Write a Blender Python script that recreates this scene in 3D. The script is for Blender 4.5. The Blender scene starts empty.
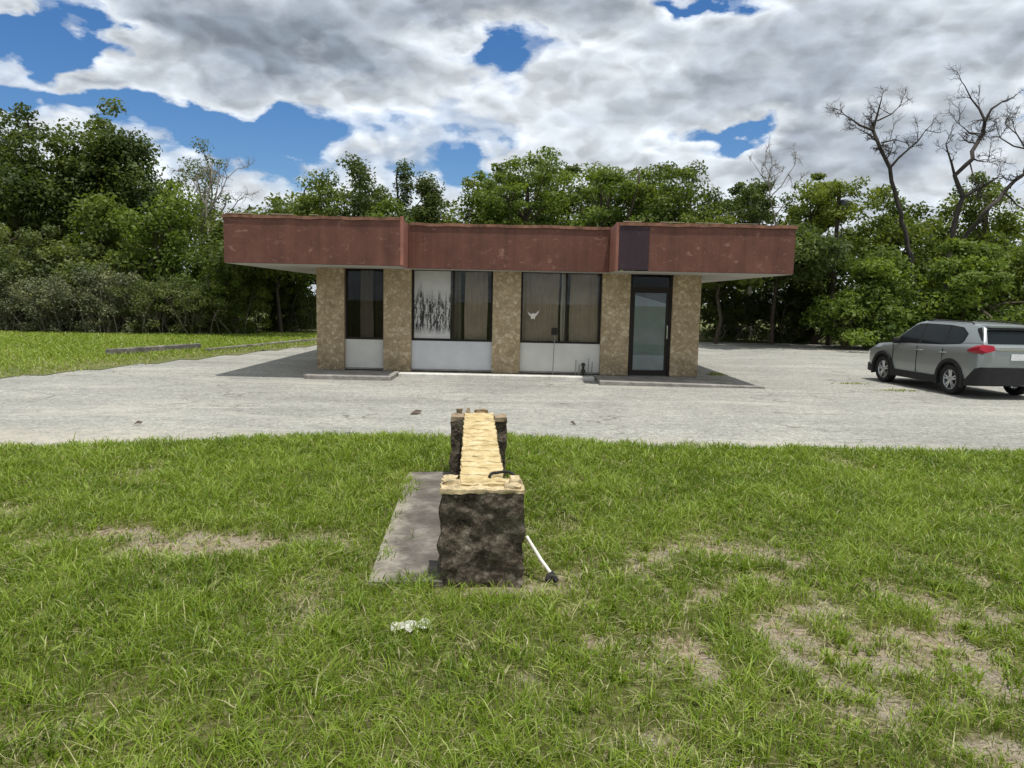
import bpy, bmesh, math, random
import numpy as np
from mathutils import Vector, Matrix, noise as mnoise

random.seed(7)
RNG = np.random.default_rng(11)
scene = bpy.context.scene
COL = scene.collection
R = math.radians

# ------------------------------------------------------------------ camera
EYE = 2.0; PITCH = R(6.4); ROLL = R(1.2); FPX = 750.0
cam = bpy.data.objects.new("camera", bpy.data.cameras.new("camera"))
COL.objects.link(cam)
cam.data.sensor_width = 36.0
cam.data.lens = FPX / 1024 * 36.0
cam.data.clip_start = 0.05
cam.data.clip_end = 3000
_f = Vector((0, math.cos(PITCH), -math.sin(PITCH)))
_r = Vector((1, 0, 0)); _u = _r.cross(_f)
_r2 = _r * math.cos(ROLL) + _u * math.sin(ROLL)
_u2 = _u * math.cos(ROLL) - _r * math.sin(ROLL)
cam.matrix_world = Matrix(((_r2.x, _u2.x, -_f.x, 0), (_r2.y, _u2.y, -_f.y, 0), (_r2.z, _u2.z, -_f.z, EYE), (0, 0, 0, 1)))
scene.camera = cam

def ray(px, py):
    return (_r2 * ((px - 512) / FPX) - _u2 * ((py - 384) / FPX) + _f)
def at(px, py, Y):                       # world point on the plane y = Y
    d = ray(px, py); return Vector((0, 0, EYE)) + d * (Y / d.y)
def on_ground(px, py, z=0.0):
    d = ray(px, py); return Vector((0, 0, EYE)) + d * ((z - EYE) / d.z)

# ------------------------------------------------------------------ tagging
def tag(o, label=None, cat=None, group=None, kind=None):
    if label: o['label'] = label
    if cat: o['category'] = cat
    if group: o['group'] = group
    if kind: o['kind'] = kind
    return o
def thing(name, label, cat, loc=(0, 0, 0), rz=0.0, group=None):
    o = bpy.data.objects.new(name, None); COL.objects.link(o)
    o.empty_display_size = 0.2
    o.location = loc; o.rotation_euler = (0, 0, rz)
    return tag(o, label, cat, group)

# ------------------------------------------------------------------ mesh builder
class MB:
    def __init__(s): s.v = []; s.f = []
    def add(s, vs, fs):
        b = len(s.v); s.v += [tuple(p) for p in vs]; s.f += [tuple(b + i for i in f) for f in fs]
    def box(s, x0, x1, y0, y1, z0, z1):
        s.add([(x0,y0,z0),(x1,y0,z0),(x1,y1,z0),(x0,y1,z0),(x0,y0,z1),(x1,y0,z1),(x1,y1,z1),(x0,y1,z1)],
              [(0,3,2,1),(4,5,6,7),(0,1,5,4),(1,2,6,5),(2,3,7,6),(3,0,4,7)])
    def tube(s, pts, rad, n=8, cap=True):
        pts = [Vector(p) for p in pts]
        if not isinstance(rad, (list, tuple)): rad = [rad] * len(pts)
        b = len(s.v); prev = None
        for i, p in enumerate(pts):
            t = (pts[min(i+1, len(pts)-1)] - pts[max(i-1, 0)])
            if t.length < 1e-9: t = Vector((0,0,1))
            t.normalize()
            if prev is None:
                a = t.cross(Vector((0,0,1)) if abs(t.z) < .9 else Vector((1,0,0)))
            else:
                a = prev - t * prev.dot(t)
                if a.length < 1e-6: a = t.cross(Vector((1,0.2,0.1)))
            a.normalize(); prev = a; c = t.cross(a)
            for k in range(n):
                an = 2*math.pi*k/n
                s.v.append(tuple(p + (a*math.cos(an) + c*math.sin(an)) * rad[i]))
        for i in range(len(pts)-1):
            for k in range(n):
                k2 = (k+1) % n
                s.f.append((b+i*n+k, b+i*n+k2, b+(i+1)*n+k2, b+(i+1)*n+k))
        if cap:
            s.f.append(tuple(b+k for k in reversed(range(n))))
            s.f.append(tuple(b+(len(pts)-1)*n+k for k in range(n)))
    def prism(s, poly, fn, t0, t1):      # poly 2D; fn(u,v,t)->xyz
        n = len(poly); b = len(s.v)
        for t in (t0, t1):
            for (u, v) in poly: s.v.append(tuple(fn(u, v, t)))
        s.f.append(tuple(b+i for i in reversed(range(n)))); s.f.append(tuple(b+n+i for i in range(n)))
        for i in range(n):
            j = (i+1) % n
            s.f.append((b+i, b+j, b+n+j, b+n+i))
    def lathe(s, prof, axis='x', n=32, c=(0,0,0), closed=True):   # prof: (axial, radius)
        b = len(s.v); m = len(prof)
        for k in range(n):
            an = 2*math.pi*k/n; ca, sa = math.cos(an), math.sin(an)
            for (h, r) in prof:
                p = (h, r*ca, r*sa) if axis == 'x' else (r*ca, r*sa, h)
                s.v.append((p[0]+c[0], p[1]+c[1], p[2]+c[2]))
        for k in range(n):
            k2 = (k+1) % n
            for i in range(m if closed else m-1):
                j = (i+1) % m
                s.f.append((b+k*m+i, b+k2*m+i, b+k2*m+j, b+k*m+j))
    def mesh(s, name):
        me = bpy.data.meshes.new(name); me.from_pydata(s.v, [], s.f); me.update()
        bm = bmesh.new(); bm.from_mesh(me); bmesh.ops.recalc_face_normals(bm, faces=bm.faces); bm.to_mesh(me); bm.free()
        return me
    def build(s, name, mat, parent=None, bevel=0.0, smooth=False, angle=35):
        me = s.mesh(name)
        if bevel > 0:
            bm = bmesh.new(); bm.from_mesh(me)
            ed = [e for e in bm.edges if len(e.link_faces) == 2 and e.calc_face_angle(0) > R(30)]
            bmesh.ops.bevel(bm, geom=ed, offset=bevel, segments=2, profile=.5, affect='EDGES', clamp_overlap=True)
            bm.to_mesh(me); bm.free()
        return link(name, me, mat, parent, smooth, angle)
def link(name, me, mat, parent=None, smooth=False, angle=35):
    if smooth:
        me.shade_smooth()
        try: me.set_sharp_from_angle(angle=R(angle))
        except Exception: pass
    o = bpy.data.objects.new(name, me); COL.objects.link(o)
    if mat:
        me.materials.clear(); me.materials.append(mat)
    if parent: o.parent = parent
    return o
def np_mesh(name, V, loops, starts, attr=None):
    me = bpy.data.meshes.new(name)
    me.vertices.add(len(V)); me.vertices.foreach_set("co", np.ascontiguousarray(V, dtype=np.float32).ravel())
    me.loops.add(len(loops)); me.loops.foreach_set("vertex_index", loops.astype(np.int32))
    me.polygons.add(len(starts)); me.polygons.foreach_set("loop_start", starts.astype(np.int32))
    me.update(calc_edges=True)
    for k, a in (attr or {}).items():
        at_ = me.attributes.new(k, 'FLOAT', 'POINT'); at_.data.foreach_set("value", a.astype(np.float32))
    return me

# ------------------------------------------------------------------ numpy value noise
_LAT = np.random.default_rng(3).random((256, 256))
def vnoise(x, y, s=1.0, off=0):
    x = np.asarray(x, float)*s + 37.3 + off*17.1; y = np.asarray(y, float)*s + 91.7 + off*7.7
    xi = np.floor(x).astype(int); yi = np.floor(y).astype(int); fx = x-xi; fy = y-yi
    fx = fx*fx*(3-2*fx); fy = fy*fy*(3-2*fy)
    g = lambda a, b: _LAT[a & 255, b & 255]
    return (g(xi,yi)*(1-fx)+g(xi+1,yi)*fx)*(1-fy) + (g(xi,yi+1)*(1-fx)+g(xi+1,yi+1)*fx)*fy
def fbm(x, y, s=1.0, o=4, off=0):
    t = 0; a = .5; n = 0
    for i in range(o):
        t = t + a*vnoise(x, y, s*2**i, off+i*3); n += a; a *= .5
    return t/n

# ------------------------------------------------------------------ materials
class NT:
    def __init__(s, name):
        s.m = bpy.data.materials.new(name); s.m.use_nodes = True
        s.t = s.m.node_tree; s.n = s.t.nodes; s.l = s.t.links
        s.n.clear(); s.out = s.n.new('ShaderNodeOutputMaterial')
    def node(s, typ, ins=None, **kw):
        nd = s.n.new(typ)
        for k, v in kw.items(): setattr(nd, k, v)
        for k, v in (ins or {}).items(): s.set(nd.inputs[k], v)
        return nd
    def set(s, sock, v):
        if hasattr(v, 'is_output') or isinstance(v, bpy.types.NodeSocket): s.l.new(v, sock)
        else:
            if isinstance(v, (tuple, list)) and len(v) == 3 and sock.type == 'RGBA': v = (*v, 1)
            sock.default_value = v
    def math(s, op, a, b=0.0, c=0.0, clamp=False):
        nd = s.node('ShaderNodeMath', operation=op, use_clamp=clamp)
        s.set(nd.inputs[0], a); s.set(nd.inputs[1], b)
        if op in ('MULTIPLY_ADD', 'SMOOTH_MIN'): s.set(nd.inputs[2], c)
        return nd.outputs[0]
    def ramp(s, fac, stops, interp='LINEAR'):
        nd = s.node('ShaderNodeValToRGB'); s.l.new(fac, nd.inputs[0]); cr = nd.color_ramp; cr.interpolation = interp
        while len(cr.elements) > 1: cr.elements.remove(cr.elements[-1])
        for i, (p, c) in enumerate(stops):
            e = cr.elements[0] if i == 0 else cr.elements.new(p)
            e.position = p
            e.color = (*c, 1) if isinstance(c, (tuple, list)) else (c, c, c, 1)
        return nd.outputs[0]
    def mix(s, fac, a, b, mode='MIX'):
        nd = s.node('ShaderNodeMix', data_type='RGBA', blend_type=mode)
        s.set(nd.inputs[0], fac); s.set(nd.inputs[6], a); s.set(nd.inputs[7], b)
        return nd.outputs[2]
    def coord(s, scale=(1,1,1), kind='Object'):
        tc = s.node('ShaderNodeTexCoord')
        mp = s.node('ShaderNodeMapping', {'Vector': tc.outputs[kind], 'Scale': scale})
        return mp.outputs[0]
    def pos(s, scale=(1,1,1)):
        g = s.node('ShaderNodeNewGeometry')
        return s.node('ShaderNodeMapping', {'Vector': g.outputs['Position'], 'Scale': scale}).outputs[0]
    def noise(s, vec, scale, detail=4, rough=.55, dist=0.0):
        return s.node('ShaderNodeTexNoise', {'Vector': vec, 'Scale': scale, 'Detail': detail, 'Roughness': rough, 'Distortion': dist}).outputs[0]
    def voro(s, vec, scale, feature='F1', out=0, rnd=1.0):
        return s.node('ShaderNodeTexVoronoi', {'Vector': vec, 'Scale': scale, 'Randomness': rnd}, feature=feature).outputs[out]
    def bump(s, h, strength=.3, dist=.01):
        return s.node('ShaderNodeBump', {'Height': h, 'Strength': strength, 'Distance': dist}).outputs[0]
    def pbsdf(s, color, rough=.8, metal=0.0, normal=None, spec=.3, coat=0.0):
        b = s.node('ShaderNodeBsdfPrincipled', {'Base Color': color, 'Roughness': rough, 'Metallic': metal, 'Specular IOR Level': spec, 'Coat Weight': coat})
        if normal: s.l.new(normal, b.inputs['Normal'])
        return b.outputs[0]
    def done(s, sh): s.l.new(sh, s.out.inputs[0]); return s.m

def simple(name, c, rough=.7, metal=0., var=.25, scale=6, spec=.3, coat=0.0, bump=0.0):
    t = NT(name); v = t.coord()
    n = t.noise(v, scale, 5)
    lo = tuple(x*(1-var) for x in c); hi = tuple(min(1, x*(1+var)) for x in c)
    col = t.ramp(n, [(.3, lo), (.7, hi)])
    nm = t.bump(t.noise(v, scale*12, 4), bump, .01) if bump else None
    return t.done(t.pbsdf(col, rough, metal, nm, spec, coat))

def leaf_mat(name, c, trans=.38, warm=1.0):
    t = NT(name)
    a = t.node('ShaderNodeAttribute', attribute_name='tone').outputs['Fac']
    r, g, b = c
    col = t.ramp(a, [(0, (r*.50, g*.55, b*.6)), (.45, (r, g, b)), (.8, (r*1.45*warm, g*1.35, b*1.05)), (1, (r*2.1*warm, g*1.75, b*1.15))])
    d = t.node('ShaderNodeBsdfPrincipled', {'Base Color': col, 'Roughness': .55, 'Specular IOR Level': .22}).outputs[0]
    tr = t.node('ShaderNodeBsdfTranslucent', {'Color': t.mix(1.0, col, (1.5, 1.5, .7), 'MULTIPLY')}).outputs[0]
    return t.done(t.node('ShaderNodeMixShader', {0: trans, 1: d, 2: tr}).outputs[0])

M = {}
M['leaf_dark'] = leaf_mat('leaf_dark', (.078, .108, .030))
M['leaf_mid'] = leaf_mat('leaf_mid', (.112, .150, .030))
M['leaf_bright'] = leaf_mat('leaf_bright', (.118, .170, .032))
M['leaf_lime'] = leaf_mat('leaf_lime', (.140, .180, .034))
M['leaf_olive'] = leaf_mat('leaf_olive', (.130, .160, .058))
M['leaf_grey'] = leaf_mat('leaf_grey', (.150, .168, .092), .2)
M['grass'] = None

def bark(name, c):
    t = NT(name); v = t.coord((1, 1, .25))
    n = t.noise(v, 9, 6, .7)
    col = t.ramp(n, [(.3, tuple(x*.5 for x in c)), (.6, c), (.8, tuple(min(1, x*1.5) for x in c))])
    return t.done(t.pbsdf(col, .9, 0, t.bump(n, .6, .03), .1))
M['bark'] = bark('bark', (.10, .082, .062))
M['bark_pale'] = bark('bark_pale', (.30, .27, .23))
M['bark_dead'] = bark('bark_dead', (.075, .066, .058))
M['twig'] = bark('twig', (.24, .21, .17))

# ground dirt / far field
def mat_ground():
    t = NT('ground_soil'); v = t.pos()
    n = t.noise(v, .6, 6); n2 = t.noise(v, 14, 5, .7)
    c = t.ramp(n, [(.35, (.085, .115, .026)), (.6, (.14, .145, .05))])
    c = t.mix(t.math('MULTIPLY', n2, .5), c, (.16, .15, .09))
    return t.done(t.pbsdf(c, .95, 0, t.bump(n2, .5, .03), .1))
M['ground'] = mat_ground()

def mat_lawn():
    t = NT('lawn_soil'); v = t.pos()
    b = t.node('ShaderNodeAttribute', attribute_name='bare').outputs['Fac']
    n2 = t.noise(v, 26, 6, .7); n3 = t.noise(v, 90, 4, .7); n1 = t.noise(v, 3.5, 5)
    thatch = t.ramp(n2, [(.3, (.06, .062, .02)), (.5, (.115, .115, .04)), (.72, (.24, .22, .12))])
    dirt = t.ramp(n2, [(.32, (.07, .05, .032)), (.48, (.22, .17, .115)), (.66, (.42, .36, .265))])
    grey = t.ramp(n3, [(.35, (.13, .10, .075)), (.65, (.42, .37, .285))])
    dirt = t.mix(t.ramp(n1, [(.42, 0.0), (.58, 1.0)]), dirt, grey)
    edge = t.math('ADD', b, t.math('MULTIPLY', t.math('SUBTRACT', n2, .5), .7))
    c = t.mix(t.ramp(edge, [(.25, 0.0), (.6, 1.0)]), thatch, dirt)
    h = t.math('ADD', n2, t.math('MULTIPLY', n3, .5))
    return t.done(t.pbsdf(c, .95, 0, t.bump(h, .9, .02), .1))
M['lawn'] = mat_lawn()

def mat_lot():
    t = NT('worn_asphalt'); v = t.pos()
    big = t.noise(v, .32, 5, .6, .6); st = t.noise(t.pos((.22, 1.5, 1)), .9, 5, .6)
    fine = t.noise(v, 38, 3, .8); mid = t.noise(v, 5, 6, .65)
    speck = t.voro(v, 30, 'F1', 1)
    sp = t.node('ShaderNodeSeparateColor', {0: speck}).outputs[0]
    f = t.math('ADD', t.math('MULTIPLY', big, .55), t.math('MULTIPLY', st, .45))
    c = t.ramp(f, [(.34, (.235, .232, .208)), (.5, (.295, .290, .258)), (.66, (.365, .357, .312))])
    c = t.mix(.75, c, t.ramp(mid, [(.3, .74), (.5, 1.0), (.75, 1.16)]), 'MULTIPLY')
    c = t.mix(.8, c, t.ramp(sp, [(0, .62), (.35, .95), (.8, 1.08), (1, 1.45)]), 'MULTIPLY')
    c = t.mix(.6, c, t.ramp(fine, [(.3, .6), (.7, 1.35)]), 'MULTIPLY')
    # sandy drifts
    sand = t.ramp(t.noise(t.pos((.35, 1.4, 1)), .55, 6, .7, 1.0), [(.56, 0.0), (.66, 1.0)])
    c = t.mix(t.math('MULTIPLY', sand, .45), c, (.46, .435, .37))
    # cracks
    wv = t.node('ShaderNodeVectorMath', operation='ADD'); t.set(wv.inputs[0], v)
    nc = t.node('ShaderNodeTexNoise', {'Vector': v, 'Scale': .9, 'Detail': 4}).outputs[1]
    sc = t.node('ShaderNodeVectorMath', {0: nc, 'Scale': 1.6}, operation='SCALE').outputs[0]
    t.l.new(sc, wv.inputs[1])
    cr = t.voro(wv.outputs[0], .45, 'DISTANCE_TO_EDGE')
    crm = t.ramp(cr, [(0.0, 1.0), (.006, 1.0), (.014, 0.0)])
    crm = t.math('MULTIPLY', crm, t.ramp(t.noise(v, .45, 3), [(.46, 0.0), (.60, 1.0)]))
    c = t.mix(t.math('MULTIPLY', crm, .62), c, (.09, .085, .065))
    oil = t.ramp(t.noise(t.pos((.5, 1.1, 1)), .5, 5, .6, .4), [(.60, 0.0), (.72, 1.0)])
    c = t.mix(t.math('MULTIPLY', oil, .35), c, (.12, .118, .11))
    yy_ = t.node('ShaderNodeSeparateXYZ', {0: v}).outputs[1]
    edge = t.math('ADD', yy_, t.math('MULTIPLY', t.math('SUBTRACT', t.noise(v, 1.2, 5, .7), .5), 1.6))
    es = t.ramp(t.math('MULTIPLY', t.math('SUBTRACT', edge, 10.0), .5, clamp=True), [(.0, .75), (.35, .35), (.6, 0.0)])
    c = t.mix(t.math('MULTIPLY', es, t.ramp(mid, [(.35, .2), (.65, 1.0)])), c, (.40, .365, .29))
    h = t.math('ADD', fine, t.math('MULTIPLY', sp, .5))
    return t.done(t.pbsdf(c, .9, 0, t.bump(h, .5, .01), .2))
M['lot'] = mat_lot()

def mat_concrete(name, lo, hi, stain=.5):
    t = NT(name); v = t.pos()
    n = t.noise(v, 1.8, 6, .65); n2 = t.noise(v, 40, 4, .7); n3 = t.noise(v, 5, 6, .7, .8)
    c = t.ramp(n, [(.32, lo), (.65, hi)])
    c = t.mix(t.math('MULTIPLY', t.ramp(n3, [(.45, 0.0), (.65, 1.0)]), stain), c, tuple(x*.45 for x in lo))
    c = t.mix(.5, c, t.ramp(n2, [(.3, .7), (.7, 1.25)]), 'MULTIPLY')
    return t.done(t.pbsdf(c, .9, 0, t.bump(t.math('ADD', n2, n3), .4, .008), .2))
M['concrete'] = mat_concrete('walk_concrete', (.20, .185, .165), (.34, .32, .29))
M['concrete_dark'] = mat_concrete('old_slab_concrete', (.115, .105, .092), (.26, .24, .21), .6)
M['kerb_white'] = mat_concrete('painted_kerb', (.50, .48, .43), (.70, .68, .62), .35)

def mat_slab():
    t = NT('sandy_edged_slab'); v = t.coord()
    n = t.noise(v, 3.2, 6, .65); n2 = t.noise(v, 40, 4, .7)
    c = t.ramp(n, [(.32, (.075, .066, .057)), (.52, (.135, .120, .104)), (.68, (.24, .22, .19))])
    x = t.node('ShaderNodeSeparateXYZ', {0: v}).outputs[0]
    e = t.math('ADD', t.math('MULTIPLY', t.math('ADD', x, .80), -1.0), t.math('MULTIPLY', t.math('SUBTRACT', n, .5), .55))
    c = t.mix(t.math('MULTIPLY', t.ramp(t.math('ADD', e, .5), [(.30, 0.0), (.48, 1.0)]), .8), c, (.33, .30, .24))
    c = t.mix(.55, c, t.ramp(n2, [(.3, .65), (.7, 1.3)]), 'MULTIPLY')
    return t.done(t.pbsdf(c, .92, 0, t.bump(t.math('ADD', n2, n), .4, .008), .15))
M['slab'] = mat_slab()

def mat_rock():
    t = NT('lichen_rock'); v = t.coord()
    n = t.math('ADD', t.math('MULTIPLY', t.noise(v, 6, 6, .7, .4), .5), t.math('MULTIPLY', t.noise(v, 24, 6, .75, .3), .5)); n2 = t.noise(v, 55, 5, .75); vo = t.voro(v, 22, 'F1', 0)
    c = t.ramp(n, [(.36, (.022, .017, .013)), (.46, (.080, .064, .047)), (.54, (.145, .12, .09)), (.63, (.30, .265, .21))])
    c = t.mix(t.ramp(n2, [(.56, 0.0), (.70, .8)]), c, (.33, .30, .245))
    c = t.mix(t.ramp(t.noise(v, 2.6, 3), [(.52, 0.0), (.68, .5)]), c, (.10, .12, .06))
    return t.done(t.pbsdf(c, .95, 0, t.bump(t.math('ADD', n2, t.math('MULTIPLY', vo, .8)), .9, .03), .1))
M['rock'] = mat_rock()

def mat_captile():
    t = NT('cream_cap_stone'); v = t.coord()
    n = t.noise(v, 8, 6, .65); n2 = t.noise(v, 45, 4, .7)
    c = t.ramp(n, [(.3, (.36, .265, .12)), (.5, (.53, .42, .215)), (.7, (.64, .55, .34))])
    c = t.mix(t.ramp(n2, [(.57, 0.0), (.70, .8)]), c, (.19, .125, .06))
    yv = t.node('ShaderNodeSeparateXYZ', {0: v}).outputs[1]
    wob = t.math('ADD', t.math('MULTIPLY', t.noise(v, 5, 3), .085), t.math('MULTIPLY', t.noise(v, 22, 3), .03))
    fr = t.math('FRACT', t.math('MULTIPLY', t.math('ADD', yv, wob), 4.6))
    ln = t.ramp(fr, [(0.0, 1.0), (.05, .85), (.12, 0.0), (.93, 0.0), (1.0, 1.0)])
    ln = t.math('MULTIPLY', ln, t.ramp(t.noise(v, 9, 3), [(.35, .25), (.6, 1.0)]))
    c = t.mix(t.math('MULTIPLY', ln, .85), c, (.17, .105, .05))
    h = t.math('SUBTRACT', n2, t.math('MULTIPLY', ln, 1.2))
    return t.done(t.pbsdf(c, .9, 0, t.bump(h, .8, .015), .15))
M['captile'] = mat_captile()
M['cap_pale'] = simple('pale_broken_cap', (.52, .415, .245), .95, var=.42, scale=22, bump=.8)
M['mortar'] = simple('dirty_mortar', (.26, .20, .13), .95, var=.4, scale=14, bump=.5)

def mat_pier():
    t = NT('tan_aggregate_veneer'); v = t.coord()
    nv = t.node('ShaderNodeVectorMath', {0: t.node('ShaderNodeTexNoise', {'Vector': v, 'Scale': 3.0, 'Detail': 3}).outputs[1], 'Scale': .25}, operation='SCALE').outputs[0]
    w = t.node('ShaderNodeVectorMath', {0: v, 1: nv}, operation='ADD').outputs[0]
    cell = t.node('ShaderNodeSeparateColor', {0: t.voro(w, 11, 'F1', 1)}).outputs[0]
    edge = t.voro(w, 11, 'DISTANCE_TO_EDGE')
    n = t.noise(v, 2.2, 5); n2 = t.noise(v, 55, 4, .7)
    c = t.ramp(cell, [(0, (.36, .275, .165)), (.4, (.43, .335, .21)), (.75, (.50, .40, .26)), (1, (.58, .48, .335))])
    c = t.mix(t.ramp(edge, [(0.0, .6), (.08, .25), (.16, 0.0)]), c, (.25, .19, .11))
    c = t.mix(.6, c, t.ramp(n, [(.3, .72), (.7, 1.12)]), 'MULTIPLY')
    c = t.mix(.5, c, t.ramp(n2, [(.3, .7), (.7, 1.2)]), 'MULTIPLY')
    z = t.node('ShaderNodeSeparateXYZ', {0: v}).outputs[2]
    dirt = t.math('MULTIPLY', t.ramp(z, [(.08, 1.0), (.7, 0.0)]), t.ramp(t.noise(v, 6, 5, .7), [(.35, 0.0), (.65, .85)]))
    c = t.mix(dirt, c, (.10, .085, .06))
    return t.done(t.pbsdf(c, .9, 0, t.bump(t.math('ADD', edge, t.math('MULTIPLY', n2, .08)), .8, .03), .15))
M['pier'] = mat_pier()

def mat_fascia(name, base, scratch=.6):
    t = NT(name); v = t.coord()
    streak = t.noise(t.coord((3.2, 3.2, .12)), 1.0, 6, .7); n = t.noise(v, 2.3, 6, .6, .5)
    fine = t.noise(v, 30, 4, .7)
    c = t.ramp(n, [(.3, tuple(x*.82 for x in base)), (.7, tuple(x*1.2 for x in base))])
    c = t.mix(.7, c, t.ramp(streak, [(.3, .68), (.5, 1.0), (.75, 1.4)]), 'MULTIPLY')
    ch = t.ramp(t.noise(t.coord((1.3, 1.3, 2.2)), 3.0, 7, .72, .8), [(.575, 0.0), (.68, 1.0)])
    c = t.mix(t.math('MULTIPLY', ch, scratch), c, (.34, .20, .155))
    rib = t.node('ShaderNodeTexWave', {'Vector': v, 'Scale': 1.65, 'Distortion': 0.0}, wave_type='BANDS', bands_direction='X').outputs[1]
    rib = t.ramp(rib, [(0.0, 0.0), (.10, 1.0)])
    c = t.mix(t.ramp(t.noise(t.coord((.9, .9, .3)), 1.5, 3), [(.40, .0), (.70, .30)]), c, t.ramp(rib, [(0, .80), (1, 1.0)]), 'MULTIPLY')
    return t.done(t.pbsdf(c, .6, 0, t.bump(t.math('ADD', rib, t.math('MULTIPLY', fine, .15)), .25, .012), .3))
M['fascia'] = mat_fascia('red_oxide_fascia', (.125, .052, .037))
M['plum'] = mat_fascia('plum_fascia', (.040, .022, .030), .1)
M['fascia_pale'] = mat_fascia('faded_fascia_edge', (.26, .11, .08), .8)
M['flashing'] = simple('rusty_flashing', (.20, .10, .065), .8, var=.5, scale=5, bump=.3)
M['flash_pale'] = simple('pale_flashing', (.42, .34, .26), .7, var=.5, scale=3)
M['soffit'] = simple('soffit_paint', (.44, .42, .385), .8, var=.15, scale=1.5, bump=.1)
M['panel'] = simple('off_white_panel', (.56, .55, .505), .6, var=.08, scale=2.0)
M['panel_blue'] = simple('cool_white_panel', (.52, .535, .55), .6, var=.08, scale=2.0)
M['bronze'] = simple('dark_bronze_metal', (.018, .013, .010), .5, .2, var=.2)
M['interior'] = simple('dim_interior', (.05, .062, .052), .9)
M['blockwall'] = simple('painted_block_wall', (.40, .33, .23), .9, bump=.3)
M['curtain'] = simple('taupe_curtain', (.46, .40, .34), .9, var=.12, scale=3)
M['curtain_dark'] = simple('dark_curtain', (.20, .18, .15), .9, var=.2, scale=3)
M['curtain_pale'] = simple('pale_curtain', (.62, .59, .54), .9, var=.12, scale=3)
M['white_pvc'] = simple('dirty_white_pvc', (.74, .71, .64), .45, var=.15, scale=20)
M['black_rubber'] = simple('black_rubber', (.014, .014, .014), .6, var=.3)
M['decal'] = simple('white_decal', (.66, .62, .58), .7, var=.1)
M['grey_metal'] = simple('grey_metal', (.24, .24, .24), .5, .4, var=.2)
M['dark_metal'] = simple('dark_metal', (.035, .033, .03), .5, .3, var=.2)
M['sheet'] = simple('pale_blue_sheet', (.36, .41, .43), .8, var=.15, scale=1.6)
M['paper'] = simple('white_paper', (.52, .51, .47), .8, var=.12)
M['dead_leaf'] = simple('dead_leaf', (.10, .075, .055), .9, var=.3)
M['wood_pole'] = bark('wood_pole', (.07, .055, .042)); M['xformer'] = simple('blue_grey_metal', (.06, .07, .085), .6)

def mat_glass(name, refl, tint=(.55, .55, .55), ior=1.30):
    t = NT(name)
    g = t.node('ShaderNodeBsdfGlossy', {'Color': (.85, .9, .9), 'Roughness': .015}).outputs[0]
    tr = t.node('ShaderNodeBsdfTransparent', {'Color': tint}).outputs[0]
    fr = t.node('ShaderNodeFresnel', {'IOR': ior}).outputs[0]
    f = t.math('ADD', fr, refl, clamp=True)
    return t.done(t.node('ShaderNodeMixShader', {0: f, 1: tr, 2: g}).outputs[0])
M['glass'] = mat_glass('window_glass', .006, (.88, .87, .84))
M['glass_dark'] = mat_glass('dark_window_glass', .0, (.62, .60, .58))
M['glass_door'] = mat_glass('door_glass', .02, (.88, .90, .90), 1.4)

def mat_poster():
    t = NT('painted_paper'); v = t.coord()
    h = t.math('DIVIDE', t.node('ShaderNodeSeparateXYZ', {0: v}).outputs[2], 1.74)
    lim = t.math('ADD', .22, t.math('MULTIPLY', t.noise(t.coord((9, 1, .15)), 1.0, 4, .7), .95))
    fade = t.math('MULTIPLY', t.math('SUBTRACT', lim, h), 7.0, clamp=True)
    n = t.noise(t.coord((20, 1, 2.4)), 1.0, 6, .7, .9); n2 = t.noise(t.coord((34, 1, 16)), 1.0, 4, .7, .6)
    st = t.ramp(t.math('ADD', n, t.math('MULTIPLY', t.math('SUBTRACT', n2, .5), .45)), [(.44, 0.0), (.52, 1.0)])
    base = t.math('MULTIPLY', t.math('SUBTRACT', h, .05), 9.0, clamp=True)
    m_ = t.math('MULTIPLY', t.math('MULTIPLY', st, fade), base)
    c = t.mix(m_, t.ramp(t.noise(v, 4, 4), [(.3, (.44, .435, .42)), (.7, (.54, .535, .52))]), (.035, .033, .033))
    return t.done(t.pbsdf(c, .8))
M['poster'] = mat_poster()

# car
def mat_paint():
    t = NT('silver_sage_paint'); v = t.coord()
    n = t.noise(v, 400, 2)
    c = t.ramp(n, [(.3, (.25, .275, .272)), (.7, (.305, .33, .327))])
    return t.done(t.node('ShaderNodeBsdfPrincipled', {'Base Color': c, 'Metallic': .55, 'Roughness': .34, 'Coat Weight': .6, 'Coat Roughness': .06}).outputs[0])
M['paint'] = mat_paint()
M['cladding'] = simple('black_cladding', (.016, .016, .016), .65, var=.2)
M['car_glass'] = simple('tinted_car_glass', (.008, .012, .014), .07, var=.1, spec=.18)
M['tyre'] = simple('tyre_rubber', (.016, .016, .016), .85, var=.3)
M['alloy'] = simple('alloy_wheel', (.52, .53, .54), .3, .8, var=.1)
M['redlens'] = simple('red_lens', (.30, .008, .022), .3, var=.1, spec=.4)
M['chrome'] = simple('chrome', (.62, .63, .64), .15, .95, var=.05)
M['plate'] = simple('number_plate', (.62, .63, .64), .5, var=.15, scale=30)

# ------------------------------------------------------------------ ground, lot, lawns
g = MB(); g.add([(-1500,-400,-.03),(1500,-400,-.03),(1500,2000,-.03),(-1500,2000,-.03)], [(0,1,2,3)])
tag(g.build('ground', M['ground']), kind='structure')

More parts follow.
